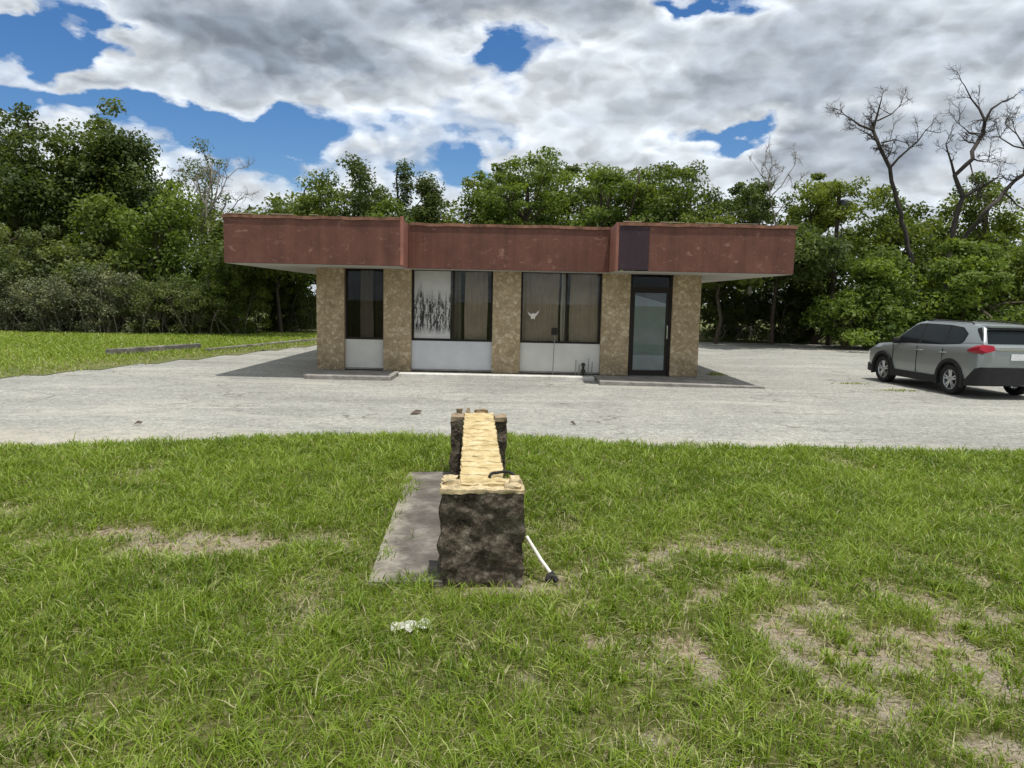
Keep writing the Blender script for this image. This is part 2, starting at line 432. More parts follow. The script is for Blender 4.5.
def lot_left(y):                     # west edge of the lot beside the field
    pts = [(14.0, -40.0), (14.8, -20.0), (15.6, -14.5), (16.5, -11.6), (19.6, -10.8), (23.3, -9.7), (30, -8.2), (36, -7.5), (40, -7.2)]
    return np.interp(y, [p[0] for p in pts], [p[1] for p in pts])
EDGE_X = [-60, -14, -6.5, -3, 0, 2, 7.4, 14, 60]; EDGE_Y = [8.4, 8.8, 9.08, 10.42, 10.65, 10.25, 10.25, 10.5, 10.8]
def lawn_edge(x):
    return np.interp(x, EDGE_X, EDGE_Y) + (fbm(x, x*0+3.1, 1.3, 4)-.5)*.45 + (fbm(x, x*0+8.4, 6.0, 3)-.5)*.22

# lot sheet: one polygon grid (fine mesh rows so the edge can wander)
def sheet(name, xs, ys, zf, mask, mat, attrs=None, kind='structure'):
    X, Y = np.meshgrid(xs, ys); nx, ny = len(xs), len(ys)
    Z = zf(X, Y)
    V = np.stack([X, Y, Z], -1).reshape(-1, 3)
    i = np.arange(ny-1)[:, None]*nx + np.arange(nx-1)[None, :]
    q = np.stack([i, i+1, i+1+nx, i+nx], -1).reshape(-1, 4)
    c = V[q].mean(1); q = q[mask(c[:, 0], c[:, 1])]
    me = np_mesh(name, V, q.ravel(), np.arange(len(q))*4, {k: f(V[:, 0], V[:, 1]) for k, f in (attrs or {}).items()})
    bm = bmesh.new(); bm.from_mesh(me); bmesh.ops.delete(bm, geom=[v for v in bm.verts if not v.link_faces], context='VERTS'); bm.to_mesh(me); bm.free()
    me.shade_smooth()
    return tag(link(name, me, mat), kind=kind)
lotm = MB()
ys = [7.5, 12, 14.0, 14.8, 15.6] + list(np.arange(16.5, 40.1, 1.0))
L = [(float(lot_left(y)) + (random.random()-.5)*.5 if y > 14 else -60, y, 0) for y in ys]
rt = [(60, y, 0) for y in ys]
for i in range(len(ys)-1):
    lotm.add([L[i], rt[i], rt[i+1], L[i+1]], [(0,1,2,3)])
tag(lotm.build('parking_lot', M['lot']), kind='structure')

# sign placement (used by the grass too)
SIGN_O = on_ground(481, 589); SIGN_FAR = on_ground(478.0, 482)
SIGN_RZ = -math.atan2(SIGN_FAR.x-SIGN_O.x, SIGN_FAR.y-SIGN_O.y)
def to_sign(x, y):
    c, s = math.cos(-SIGN_RZ), math.sin(-SIGN_RZ)
    X, Y = x-SIGN_O.x, y-SIGN_O.y
    return X*c - Y*s, X*s + Y*c
SIGN_LEN = math.hypot(SIGN_FAR.x-SIGN_O.x, SIGN_FAR.y-SIGN_O.y)
# bare patches in the front lawn: (px, py, rx m, ry m, strength)
PATCH = []
for px, py, rx, ry, s in [(95,545,.60,.26,1.0),(250,547,.80,.26,1.1),(130,548,.5,.2,1.0),(170,540,.5,.16,.6),(335,542,.3,.15,.6),(20,555,.3,.15,.6),(715,550,.42,.28,1.0),(765,560,.25,.2,.7),
        (672,545,.22,.2,.7),(585,580,.30,.22,.75),(600,640,.16,.16,.9),(560,545,.22,.5,.6),(925,612,.30,.17,.95),(985,622,.16,.10,.6),
        (905,660,.24,.10,.9),(865,715,.16,.16,.95),(880,740,.2,.12,.7),(645,738,.17,.10,.9),(800,690,.18,.12,.6),(820,625,.3,.12,.6),(760,640,.2,.1,.5),(700,610,.25,.15,.55),(1000,740,.12,.1,.7),
        (480,592,.40,.13,1.0),(560,600,.28,.14,.9),(640,590,.2,.14,.8),(585,650,.2,.1,1.0),(880,660,.3,.14,.9),(930,700,.22,.12,.8),(760,720,.2,.1,.8),(840,690,.22,.12,.8),(620,735,.22,.09,1.0),(480,650,.2,.1,.5),(410,632,.2,.12,.5),(40,750,.22,.1,.7),(150,735,.25,.08,.45),(230,610,.25,.12,.35),(350,690,.25,.12,.35),(540,700,.25,.14,.4),(700,700,.3,.2,.35),
        (5,520,.2,.15,.6),(420,480,.12,.3,.5),(960,690,.25,.12,.5),(640,680,.2,.1,.45)]:
    p = on_ground(px, py); PATCH.append((p.x, p.y, rx, ry, s))
PX = np.array(PATCH)
def bare(x, y):
    x = np.asarray(x, float); y = np.asarray(y, float)
    wx = x + (fbm(x, y, 2.2, 4, 5)-.5)*.9; wy = y + (fbm(x, y, 2.2, 4, 9)-.5)*.95
    b = np.zeros_like(x)
    for (a, c, rx, ry, s) in PX:
        d = ((wx-a)/rx)**2 + ((wy-c)/ry)**2
        b = np.maximum(b, s*np.exp(-d*1.1)*np.clip(.15+1.6*fbm(x, y, 4.5, 3, 14), .25, 1.0))
    # the right-hand foreground is thin and patchy all over
    thin = np.clip((x - .4)/.8, 0, 1) * np.clip((6.6 + .25*np.clip(x-2,0,9)*-1 - y)/1.2, 0, 1)
    b = np.maximum(b, thin*np.clip((fbm(x, y, 3.4, 4, 21)-.47)*4.2, 0, .85))
    b = np.maximum(b, np.clip((fbm(x, y, 1.1, 4, 31)-.60)*2.0, 0, .4))
    return b
def lawn_z(x, y):
    e = np.clip((lawn_edge(x)-y)/.5, 0, 1)
    u_, w_ = to_sign(np.asarray(x, float), np.asarray(y, float))
    near = np.clip(1.6 - np.maximum(np.maximum(-.9-u_, u_-.40), np.maximum(-w_-.16, w_-SIGN_LEN-.4))/.18, 0, 1)
    return .006 + e*(.02 + .05*fbm(x, y, .8, 3, 2) - .03*np.clip(bare(x, y), 0, 1))*(1-near*.85)
xs = np.concatenate([np.arange(-40, -9, 1.0), np.arange(-9, 9, .07), np.arange(9, 40.1, 1.0)])
yy = np.concatenate([np.arange(-14, 1.5, .7), np.arange(1.5, 11.6, .07)])
sheet('lawn', xs, yy, lawn_z, lambda x, y: y < lawn_edge(x), M['lawn'], {'bare': bare})

# far-left field
fx = np.arange(-60, -6.5, .5); fy = np.arange(13.5, 40, .5)
sheet('field', fx, fy, lambda x, y: .012 + .05*np.clip((lot_left(y)-x)/2, 0, 1)*fbm(x, y, .5, 3), lambda x, y: x < lot_left(y)+.15, M['ground'])

# ------------------------------------------------------------------ grass blades
def blades(name, x, y, z, h, w, lean, tone, mat):
    n = len(x)
    az = RNG.random(n)*2*np.pi; la = RNG.random(n)*2*np.pi
    dx, dy = np.cos(az)*w*.5, np.sin(az)*w*.5
    lx, ly = np.cos(la)*lean*h, np.sin(la)*lean*h
    V = np.zeros((n, 7, 3), np.float32)
    def row(i, t, ws, sgn):
        V[:, i, 0] = x + sgn*dx*ws + lx*t*t; V[:, i, 1] = y + sgn*dy*ws + ly*t*t
        V[:, i, 2] = z + h*(t - .35*np.minimum(lean, 1.5)*t*t*t*.9)
    row(0, 0, .8, -1); row(1, 0, .8, 1); row(2, .4, 1, -1); row(3, .4, 1, 1); row(4, .75, .7, -1); row(5, .75, .7, 1); row(6, 1, 0, 1)
    V[:, 0, 2] -= .02; V[:, 1, 2] -= .02
    b = (np.arange(n)*7)[:, None]
    loops = np.concatenate([b+0, b+1, b+3, b+2, b+2, b+3, b+5, b+4, b+4, b+5, b+6], 1).ravel()
    st = ((np.arange(n)*11)[:, None] + np.array([0, 4, 8])[None, :]).ravel()
    me = np_mesh(name, V.reshape(-1, 3), loops, st, {'tone': np.repeat(tone, 7)})
    me.shade_smooth()
    return link(name, me, mat)

def mat_grass():
    t = NT('grass_blades')
    a = t.node('ShaderNodeAttribute', attribute_name='tone').outputs['Fac']
    col = t.ramp(a, [(0, (.080, .135, .010)), (.3, (.150, .225, .016)), (.62, (.230, .312, .032)), (.74, (.29, .36, .07)), (.80, (.33, .33, .12)), (1, (.47, .44, .25))])
    d = t.node('ShaderNodeBsdfPrincipled', {'Base Color': col, 'Roughness': .45, 'Specular IOR Level': .32}).outputs[0]
    tr = t.node('ShaderNodeBsdfTranslucent', {'Color': t.mix(1.0, col, (1.35, 1.35, .8), 'MULTIPLY')}).outputs[0]
    return t.done(t.node('ShaderNodeMixShader', {0: .30, 1: d, 2: tr}).outputs[0])
M['grass'] = mat_grass()

SX0, SX1, SY0, SY1 = -1.15, .12, 5.0, 8.55        # keeps blades off the sign base and slab (set below)
def in_slab(x, y): return None
def scatter(y0, y1, dens, margin):
    xm = .72*y1 + margin
    n = int((y1-y0)*2*xm*dens)
    return RNG.random(n)*2*xm - xm, y0 + RNG.random(n)*(y1-y0)
gx, gy, gw = [], [], []
for y0, y1, dens, w in [(2.2, 3.6, 3600, .0050), (3.6, 5.0, 3600, .0058), (5.0, 6.6, 2900, .0068), (6.6, 8.5, 2100, .0085), (8.5, 11.4, 1500, .0115)]:
    a, b = scatter(y0, y1, dens, 2.4); gx.append(a); gy.append(b); gw.append(np.full(len(a), w))
gx = np.concatenate(gx); gy = np.concatenate(gy); gw = np.concatenate(gw)

u, v_ = to_sign(gx, gy)
keep = (gy < lawn_edge(gx) + .03)
keep &= ~((u > .25) & (u < .58) & (v_ > -.18) & (v_ < .30) & (RNG.random(len(gx)) < .75))
keep &= ~((np.abs(u+.02) < .30) & (v_ > -.20) & (v_ < .02) & (RNG.random(len(gx)) < .82))
keep &= ~((np.abs(u) < .29) & (v_ > .0) & (v_ < SIGN_LEN+.35))
wob = (fbm(gx, gy, 5, 3, 44)-.5)*.50 + .09
SLAB_W = (-.78, -.27)
keep &= ~((u > SLAB_W[0]+wob) & (u < -.2) & (v_ > .06+wob) & (v_ < SIGN_LEN+.25+wob))
gx, gy, gw = gx[keep], gy[keep], gw[keep]
bb = bare(gx, gy); cl = fbm(gx, gy, 2.2, 4, 61); fine = fbm(gx, gy, 9, 2, 71)
prob = np.clip(1.15 - 1.05*bb, .22, 1) * np.clip(.55 + 1.3*(fine-.25), .35, 1)
keep = RNG.random(len(gx)) < prob
gx, gy, gw, bb, cl, fine = gx[keep], gy[keep], gw[keep], bb[keep], cl[keep], fine[keep]
n = len(gx)
lush = np.clip((gy-6.0)/2.5, 0, 1)*.35 + np.clip((-gx+.3)/1.5, 0, 1)*.35
hh = (.045 + .075*RNG.random(n)**1.5 + .055*np.clip(cl-.35, 0, .4)*2 + .03*lush) * (1 - .62*np.clip(bb*1.2, 0, 1))
tall = RNG.random(n) < .03; hh = np.where(tall, hh*1.5, hh)
tone = np.clip(.35 + .75*(cl-.5) + .17*RNG.standard_normal(n) + .07*lush, 0, .74)
dead = RNG.random(n) < (.12 + .45*np.clip(bb, 0, 1) - .06*lush)
tone = np.where(dead, .80 + .2*RNG.random(n), tone)
lean = np.where(dead, .9 + 2.2*RNG.random(n), .2 + 1.15*RNG.random(n))
hh = np.where(dead, hh*.75, hh)
nl_ = 26000
lx_ = (RNG.random(nl_)*2-1)*7.5; ly_ = 2.3+RNG.random(nl_)*7; lu, lv = to_sign(lx_, ly_)
k = (RNG.random(nl_) < np.clip(bare(lx_, ly_)*1.1-.1, 0, 1)) & (np.abs(lx_) < .72*ly_+1) & ~((lu > -.85) & (lu < .33) & (lv > -.02) & (lv < SIGN_LEN+.4))
lx_, ly_ = lx_[k], ly_[k]; nl_ = len(lx_)
gx = np.concatenate([gx, lx_]); gy = np.concatenate([gy, ly_]); hh = np.concatenate([hh, .012+.03*RNG.random(nl_)]); gw = np.concatenate([gw, (.003+.0007*ly_)*(.6+.9*RNG.random(nl_))])
lean = np.concatenate([lean, 1.5+3*RNG.random(nl_)]); tone = np.concatenate([tone, np.where(RNG.random(nl_) < .75, .78+.22*RNG.random(nl_), .2*RNG.random(nl_))]); n = len(gx)
nt_ = 1700
ty = 2.3 + RNG.random(nt_)**1.25*8.4; tx = (RNG.random(nt_)*2-1)*(.72*ty+2.0)
tu, tv = to_sign(tx, ty)
k = (ty < lawn_edge(tx)-.1) & ~((tu > -.95) & (tu < .36) & (tv > -.16) & (tv < SIGN_LEN+.4)) & ~((tu > .2) & (tu < .75) & (tv > -.45) & (tv < .35)) & (RNG.random(nt_) < 1.05-.7*bare(tx, ty))
tx, ty = tx[k], ty[k]; nt_ = len(tx); per = 22
tt = np.clip(.28+.42*RNG.random(nt_), 0, .72); th = (.05+.085*RNG.random(nt_)**1.6)
ux = np.repeat(tx, per)+RNG.normal(0, .022, nt_*per); uy = np.repeat(ty, per)+RNG.normal(0, .022, nt_*per)
uh = np.repeat(th, per)*(.55+.6*RNG.random(nt_*per)); uw = np.repeat(.0055+.00055*ty, per)*(.7+.8*RNG.random(nt_*per))
ul = .35+1.3*RNG.random(nt_*per); ut = np.clip(np.repeat(tt, per)+RNG.normal(0, .07, nt_*per), 0, .74)
ut = np.where(RNG.random(nt_*per) < .08, .8+.2*RNG.random(nt_*per), ut)
gx = np.concatenate([gx, ux]); gy = np.concatenate([gy, uy]); hh = np.concatenate([hh, uh]); gw = np.concatenate([gw*(.7+.6*RNG.random(len(gw))), uw])
lean = np.concatenate([lean, ul]); tone = np.concatenate([tone, ut]); n = len(gx)
tag(blades('grass', gx, gy, lawn_z(gx, gy), hh, gw, lean, tone, M['grass']), 'patchy rough green lawn grass between the camera and the car park', 'grass', kind='stuff')
print('front blades', n)
# far field blades
n = 190000
x = -36 + RNG.random(n)*30; y = 13.8 + RNG.random(n)**1.2*25
k = (x < lot_left(y) + (fbm(x, y, .9, 3, 8)-.45)*1.0) & (x > -.75*y-5)
x, y = x[k], y[k]; n = len(x); c2 = fbm(x, y, .35, 4, 12)
edge = np.clip((lot_left(y)-x)/2.2, 0, 1)
k = RNG.random(n) < .35+.65*edge; x, y, c2, edge = x[k], y[k], c2[k], edge[k]; n = len(x)
tone = np.clip(.60 + .5*(c2-.5) + .12*RNG.standard_normal(n), 0, .74); tone = np.where(RNG.random(n) < .06+.35*(1-edge), .8+.2*RNG.random(n), tone)
tag(blades('field_grass', x, y, .02*np.ones(n), (.07+.10*RNG.random(n))*(.5+.5*edge), (.012+.016*RNG.random(n))*(.5+y/30), .3+.8*RNG.random(n), tone, M['grass']), 'short bright grass field left of the car park in front of the woods', 'grass', kind='stuff')

# ------------------------------------------------------------------ monument sign base
def rocky(name, x0, x1, y0, y1, z0, z1, amp, mat, parent, cut=.035, seed=0.0, freq=5.0):
    bm = bmesh.new()
    nx, ny, nz = [max(2, int(round(d/cut))) for d in (x1-x0, y1-y0, z1-z0)]
    grid = {}
    def vert(i, j, k):
        key = (i, j, k)
        if key not in grid: grid[key] = bm.verts.new((x0+(x1-x0)*i/nx, y0+(y1-y0)*j/ny, z0+(z1-z0)*k/nz))
        return grid[key]
    def q(a, b, c, d): bm.faces.new((vert(*a), vert(*b), vert(*c), vert(*d)))
    for i in range(nx):
        for j in range(ny): q((i,j,0),(i,j+1,0),(i+1,j+1,0),(i+1,j,0)); q((i,j,nz),(i+1,j,nz),(i+1,j+1,nz),(i,j+1,nz))
    for i in range(nx):
        for k in range(nz): q((i,0,k),(i+1,0,k),(i+1,0,k+1),(i,0,k+1)); q((i,ny,k),(i,ny,k+1),(i+1,ny,k+1),(i+1,ny,k))
    for j in range(ny):
        for k in range(nz): q((0,j,k),(0,j,k+1),(0,j+1,k+1),(0,j+1,k)); q((nx,j,k),(nx,j+1,k),(nx,j+1,k+1),(nx,j,k+1))
    bm.normal_update()
    mv = {}
    for v in bm.verts:
        p = v.co*freq + Vector((seed, seed*.7, -seed))
        d = mnoise.fractal(p, .9, 2.0, 4)*.6 + (.5-mnoise.voronoi(p*1.1)[0][0])*.55
        mv[v] = v.normal*d*amp
    for v, d in mv.items(): v.co += d
    me = bpy.data.meshes.new(name); bm.to_mesh(me); bm.free()
    return link(name, me, mat, parent, True, 60)
sg = thing('sign_base', 'low rock-faced base of an old roadside sign with cream stone capping', 'sign base', (SIGN_O.x, SIGN_O.y, 0), SIGN_RZ)
ZT = .715; PD = .30
rocky('pier', -.285, .285,   .0, PD, -.05, ZT-.032, .042, M['rock'], sg, .016, 1.3, 6.5)
rocky('pier', -.30, .30, SIGN_LEN, SIGN_LEN+.30, -.05, ZT-.03, .045, M['rock'], sg, .025, 7.9, 6.5)
rocky('low_wall', -.15, .15, PD-.02, SIGN_LEN+.02, -.05, ZT-.03, .02, M['rock'], sg, .06, 4.1)
# capping: one rough run of cream stone with mortar lines across it
rocky('capping', -.158, .158, .10, SIGN_LEN+.32, ZT-.04, ZT+.006, .024, M['captile'], sg, .016, 6.2, 9.0)
# broken cap pieces on the two pier tops
def chunk(mb, cx, cy, cz, sx, sy, sz, seed):
    rnd = random.Random(seed); vs = []; n_ = 9
    ring = [(math.cos(2*math.pi*k/n_)*(1+rnd.uniform(-.18, .18)), math.sin(2*math.pi*k/n_)*(1+rnd.uniform(-.18, .18))) for k in range(n_)]
    for h, sc in ((0, 1.0), (.7, 1.0), (1.0, .86)):
        for (a, b) in ring:
            sq = 1/max(abs(a), abs(b))**.55
            vs.append((cx+a*sx*sc*sq, cy+b*sy*sc*sq, cz+sz*h+rnd.uniform(-.12, .12)*sz*(h > 0)))
    fs = [tuple(range(n_-1, -1, -1)), tuple(range(2*n_, 3*n_))]
    for l in range(2):
        for k in range(n_): fs.append((l*n_+k, l*n_+(k+1) % n_, (l+1)*n_+(k+1) % n_, (l+1)*n_+k))
    mb.add(vs, fs)
rocky('pier_cap', -.288, .288, -.008, PD+.005, ZT-.036, ZT-.010, .022, M['cap_pale'], sg, .012, 2.7, 11.0)
for i, (cx, cy, sx, sy, sz) in enumerate([(-.225,.19,.05,.085,.045),(.215,.07,.055,.05,.03),(.235,.20,.035,.07,.05)]):
    rocky('cap_rubble', cx-sx, cx+sx, cy-sy, cy+sy, ZT-.03, ZT-.02+sz, .035, M['cap_pale'], sg, .012, i*3.1, 14.0)
rocky('pier_cap', -.30, -.165, SIGN_LEN-.005, SIGN_LEN+.30, ZT-.035, ZT+.006, .025, M['mortar'], sg, .014, 5.7, 11.0)
rocky('pier_cap', .17, .30, SIGN_LEN-.005, SIGN_LEN+.30, ZT-.035, ZT+.004, .025, M['mortar'], sg, .014, 8.7, 11.0)
for i, (cx, cy, sx, sy, sz) in enumerate([(-.22,SIGN_LEN+.25,.03,.03,.06),(.03,SIGN_LEN+.325,.075,.025,.045),(-.12,SIGN_LEN+.32,.015,.015,.065)]):
    rocky('cap_rubble', cx-sx, cx+sx, cy-sy, cy+sy, ZT-.03, ZT+sz, .03, M['mortar'], sg, .012, i*2.1+9, 14.0)
# slab beside the sign
sl = rocky('slab', SLAB_W[0], SLAB_W[1], .0, SIGN_LEN+.25, -.06, .052, .012, M['slab'], None, .06, 3.3, 3.0)
sl.location = (SIGN_O.x, SIGN_O.y, 0); sl.rotation_euler = (0, 0, SIGN_RZ)
tag(sl, 'weathered dark concrete slab set in the grass left of the sign base', 'slab')
# cable on the capping
def sp(u, v, z):
    c, s = math.cos(SIGN_RZ), math.sin(SIGN_RZ)
    return Vector((SIGN_O.x + u*c - v*s, SIGN_O.y + u*s + v*c, z))
cb = MB(); pts = []
for i in range(25):
    t_ = i/24; an = math.pi*(1.05 - 1.1*t_)
    pts.append(sp(.135 + .085*math.cos(an)+.012*math.sin(9*t_), .26 + .085*math.sin(an), ZT+.022+.014*math.sin(math.pi*t_)+.006*math.sin(11*t_)))
cb.tube(pts, .011, 8)
tag(cb.build('cable', M['black_rubber'], None, 0, True), 'short black cable bent in a loop on the cream capping of the sign base', 'cable')
# white pipe leaning on the sign
pa = sp(.33, .22, .30); pb = on_ground(555, 579, .06)
ps = thing('pipe', 'thin white pipe with a black end leaning against the sign base', 'pipe', (pb.x, pb.y, 0))
pm = MB(); off = Vector((pb.x, pb.y, 0))
pm.tube([pa-off+(pa-pb)*.02, (pa+pb)/2-off+Vector((0,0,-.012)), pb-off], [.0125, .0125, .0125], 10)
pm.build('shaft', M['white_pvc'], ps, 0, True)
d_ = (pb-pa).normalized()
pm = MB(); q0 = pb-off
pm.tube([q0-d_*.02, q0-d_*.02+Vector((-.03,.0,.0)), q0+Vector((-.055,-.012,-.01))], [.022, .026, .02], 10)
pm.tube([q0-d_*.055, q0+d_*.02], .021, 10)
pm.build('fitting', M['black_rubber'], ps, 0, True)
# paper scrap
p = on_ground(411, 637); pp = MB(); n_ = 14; vs = []; fs = []
for j in range(6):
    for i in range(n_):
        a = (i/(n_-1)-.5)*.24; b = (j/5-.5)*.12*(1+.3*math.sin(i*1.3))
        vs.append((a, b, .05+.020*mnoise.noise(Vector((i*.45, j*.6, 2.2)))+.006*math.sin(i*.8+j)))
for j in range(5):
    for i in range(n_-1): fs.append((j*n_+i, j*n_+i+1, (j+1)*n_+i+1, (j+1)*n_+i))
pp.add(vs, fs)
o = pp.build('paper_scrap', M['paper'], None, 0, True); o.location = (p.x, p.y, .024); o.rotation_euler = (0, 0, R(12))
tag(o, 'crumpled white paper scrap in the grass in front of the sign base', 'litter')
def dleaf(px, py, s, label):
    p = on_ground(px, py); m_ = MB()
    m_.add([(-s,0,.01),(-s*.3,-s*.5,.03),(s*.5,-s*.35,.02),(s,0,.05),(s*.4,s*.4,.04),(-s*.4,s*.45,.02),(0,0,.06+s*.15)], [(0,1,6),(1,2,6),(2,3,6),(3,4,6),(4,5,6),(5,0,6)])
    o = m_.build('fallen_leaf', M['dead_leaf']); o.location = (p.x, p.y, .0); o.rotation_euler = (0, 0, random.random()*3)
    tag(o, label, 'leaf', 'dead leaves on the car park')
dleaf(416, 414, .14, 'large curled dead leaf on the asphalt left of the sign base')
dleaf(573, 425, .06, 'small dark dead leaf on the asphalt right of the sign base')
dleaf(138, 425, .07, 'small dead leaf on the asphalt near the left lawn edge')

# ------------------------------------------------------------------ building
WY = 19.5                                        # front wall plane
FY = 17.7; MY = 18.85; BY = 29.5
ZS, ZTOP = 2.73, 3.82
b0 = thing('commercial_building', 'small vacant flat-roofed shop with red fascia and tan stone piers', 'building', (0, WY, 0))
def LX(px): return at(px, 320, WY).x
ox = lambda y: y - WY
def part(name, mat, *boxes, parent=None, bevel=.0):
    m_ = MB()
    for bx in boxes: m_.box(*bx)
    return m_.build(name, mat, parent or b0, bevel)
e = [LX(v) for v in (317.5, 345, 384, 411.5, 492.5, 520.5, 601, 629, 671, 699)]
PZ = .10
for i in (0, 2, 4, 6, 8):
    part('pier', M['pier'], (e[i], e[i+1], -.10, .32, PZ, 2.80), bevel=.012)
# side and back walls, inside faces
part('side_wall', M['blockwall'], (e[0]+.02, e[0]+.22, .32, 9.6, 0, 2.80))
part('side_wall', M['blockwall'], (e[9]-.22, e[9]-.02, .32, 9.6, 0, 2.80))
part('back_wall', M['blockwall'], (e[0]+.22, e[9]-.22, 9.4, 9.6, 0, 2.80))
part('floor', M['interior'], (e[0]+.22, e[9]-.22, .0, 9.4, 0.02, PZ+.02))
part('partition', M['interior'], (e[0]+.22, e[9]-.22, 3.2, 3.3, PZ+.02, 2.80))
SILL = .90
def window(x0, x1, mull, glass):
    w = part('window', M['bronze'], (x0, x1, .05, .13, SILL-.0, SILL+.05), (x0, x1, .05, .13, 2.74, 2.80), (x0, x0+.05, .05, .13, SILL+.05, 2.74), (x1-.05, x1, .05, .13, SILL+.05, 2.74),
             *[(c-.025, c+.025, .05, .13, SILL+.05, 2.74) for c in mull])
    cuts = [x0+.05] + [c for c in mull for c in [c]] + [x1-.05]
    for a, b in zip(cuts[:-1], cuts[1:]):
        a2 = a+.025 if a in mull else a; b2 = b-.025 if b in mull else b
        part('pane', glass, (a2, b2, .085, .092, SILL+.05, 2.74), parent=w)
    return w
window(e[1], e[2], [], M['glass_dark'])
m2 = LX(452); window(e[3], e[4], [m2+.03], M['glass'])
m3 = LX(566); window(e[5], e[6], [m3], M['glass'])
for (a, b, mt) in ((e[1], e[2], 'panel'), (e[3], e[4], 'panel_blue'), (e[5], e[6], 'panel')):
    part('spandrel_panel', M[mt], (a, b, .02, .16, PZ+.06, SILL-.003), bevel=.006)
    part('base_trim', M['concrete'], (a, b, .0, .18, PZ-.02, PZ+.06))
# door
dx0, dx1 = e[7], e[8]; dT = 2.34
part('door_frame', M['bronze'], (dx0, dx0+.06, -.03, .10, PZ, 2.80), (dx1-.06, dx1, -.03, .10, PZ, 2.80), (dx0+.06, dx1-.06, -.03, .10, dT, dT+.07), (dx0+.06, dx1-.06, -.03, .10, 2.72, 2.80))
part('transom_pane', M['glass_dark'], (dx0+.06, dx1-.06, .03, .037, dT+.07, 2.72))
d0, d1 = dx0+.065, dx1-.065
dr = part('door', M['bronze'], (d0, d0+.07, .0, .05, PZ+.02, dT-.005), (d1-.07, d1, .0, .05, PZ+.02, dT-.005), (d0+.07, d1-.07, .0, .05, PZ+.02, PZ+.14), (d0+.07, d1-.07, .0, .05, dT-.09, dT-.005))
part('door_glass', M['glass_door'], (d0+.07, d1-.07, .02, .03, PZ+.14, dT-.09), parent=dr)
hm = MB(); hm.tube([(d1-.035, -.0, 1.05), (d1-.035, -.06, 1.08), (d1-.035, -.06, 1.42), (d1-.035, -.0, 1.45)], .014, 8)
hm.build('door_handle', M['chrome'], dr, 0, True)
# fascia
xl0 = at(224, 262, FY).x; xl1 = at(401, 264, FY).x; xr0 = at(615, 272, FY).x; xr1 = at(793.5, 272, FY).x; xp = at(648, 270, FY).x
fy, my, by = FY-WY, MY-WY, BY-WY
T = .10
part('fascia', M['fascia'], (xl0, xl1, fy, fy+T, ZS, ZTOP), bevel=.008)
part('fascia', M['fascia'], (xl1, xr0, my, my+T, ZS+.0, ZTOP), bevel=.008)
part('fascia', M['fascia'], (xp, xr1, fy, fy+T, ZS, ZTOP), bevel=.008)
part('fascia_panel', M['plum'], (xr0+.07, xp, fy-.012, fy+T, ZS+.02, ZTOP), bevel=.008)
part('fascia_return', M['fascia_pale'], (xl1-.10, xl1, fy+T, my, ZS, ZTOP+.0), (xl1-.02, xl1+.055, fy-.01, fy+.05, ZS+.02, ZTOP+.05))
part('fascia_return', M['fascia_pale'], (xr0, xr0+.10, fy+T, my, ZS, ZTOP), (xr0, xr0+.068, fy-.004, fy+T, ZS, ZTOP+.02))
part('fascia_side', M['fascia'], (xl0, xl0+T, fy+T, by, ZS, ZTOP))
part('fascia_side', M['fascia'], (xr1-T, xr1, fy+T, by, ZS, ZTOP))
part('soffit', M['soffit'], (xl0+.02, xl1-.02, fy+.02, my+.02, ZS-.010, ZS-.003), (xr0+.02, xr1-.02, fy+.02, my+.02, ZS-.010, ZS-.003), (xl0+.02, xr1-.02, my+.0225, by, ZS-.010, ZS-.003))
rf = part('roof', M['mortar'], (xl0+T, xr1-T, my+T, by, ZTOP-.30, ZTOP-.25), (xl0+T, xl1-.10, fy+T, my+T-.003, ZTOP-.30, ZTOP-.25), (xr0+.10, xr1-T, fy+T, my+T-.003, ZTOP-.30, ZTOP-.25))
def flash(x0, x1, y0, y1, seed):
    rnd = random.Random(seed); n_ = max(2, int((x1-x0)/.22)); fl = MB(); vs = []
    for i in range(n_+1):
        x = x0+(x1-x0)*i/n_; dz = rnd.uniform(-.010, .014)
        vs += [(x, y0, ZTOP-.055+dz), (x, y1, ZTOP-.055+dz), (x, y1, ZTOP+.018+dz), (x, y0, ZTOP+.018+dz)]
    fs = [(0,1,2,3), (4*n_+3,4*n_+2,4*n_+1,4*n_)]
    for i in range(n_):
        for q in range(4): fs.append((4*i+q, 4*i+(q+1) % 4, 4*(i+1)+(q+1) % 4, 4*(i+1)+q))
    fl.add(vs, fs); fl.build('flashing', M['flashing'], rf)
flash(xl0-.03, xl1-.03, fy-.03, fy+.14, 1); flash(xl1+.06, xr0-.02, my-.03, my+.14, 2); flash(xr0+.075, xr1+.03, fy-.035, fy+.14, 3)
for (a, b, yv) in ((xl0+.05, xl0+2.2, fy), (xr0+.15, xr1-.9, fy)):
    x = a
    while x < b:
        w = random.uniform(.3, .9); fp = MB(); fp.box(x, min(x+w, b), yv-.038, yv+.05, ZTOP+.034, ZTOP+.046); x += w+random.uniform(.1, .6)
        fp.build('flashing_strip', M['flash_pale'], rf)

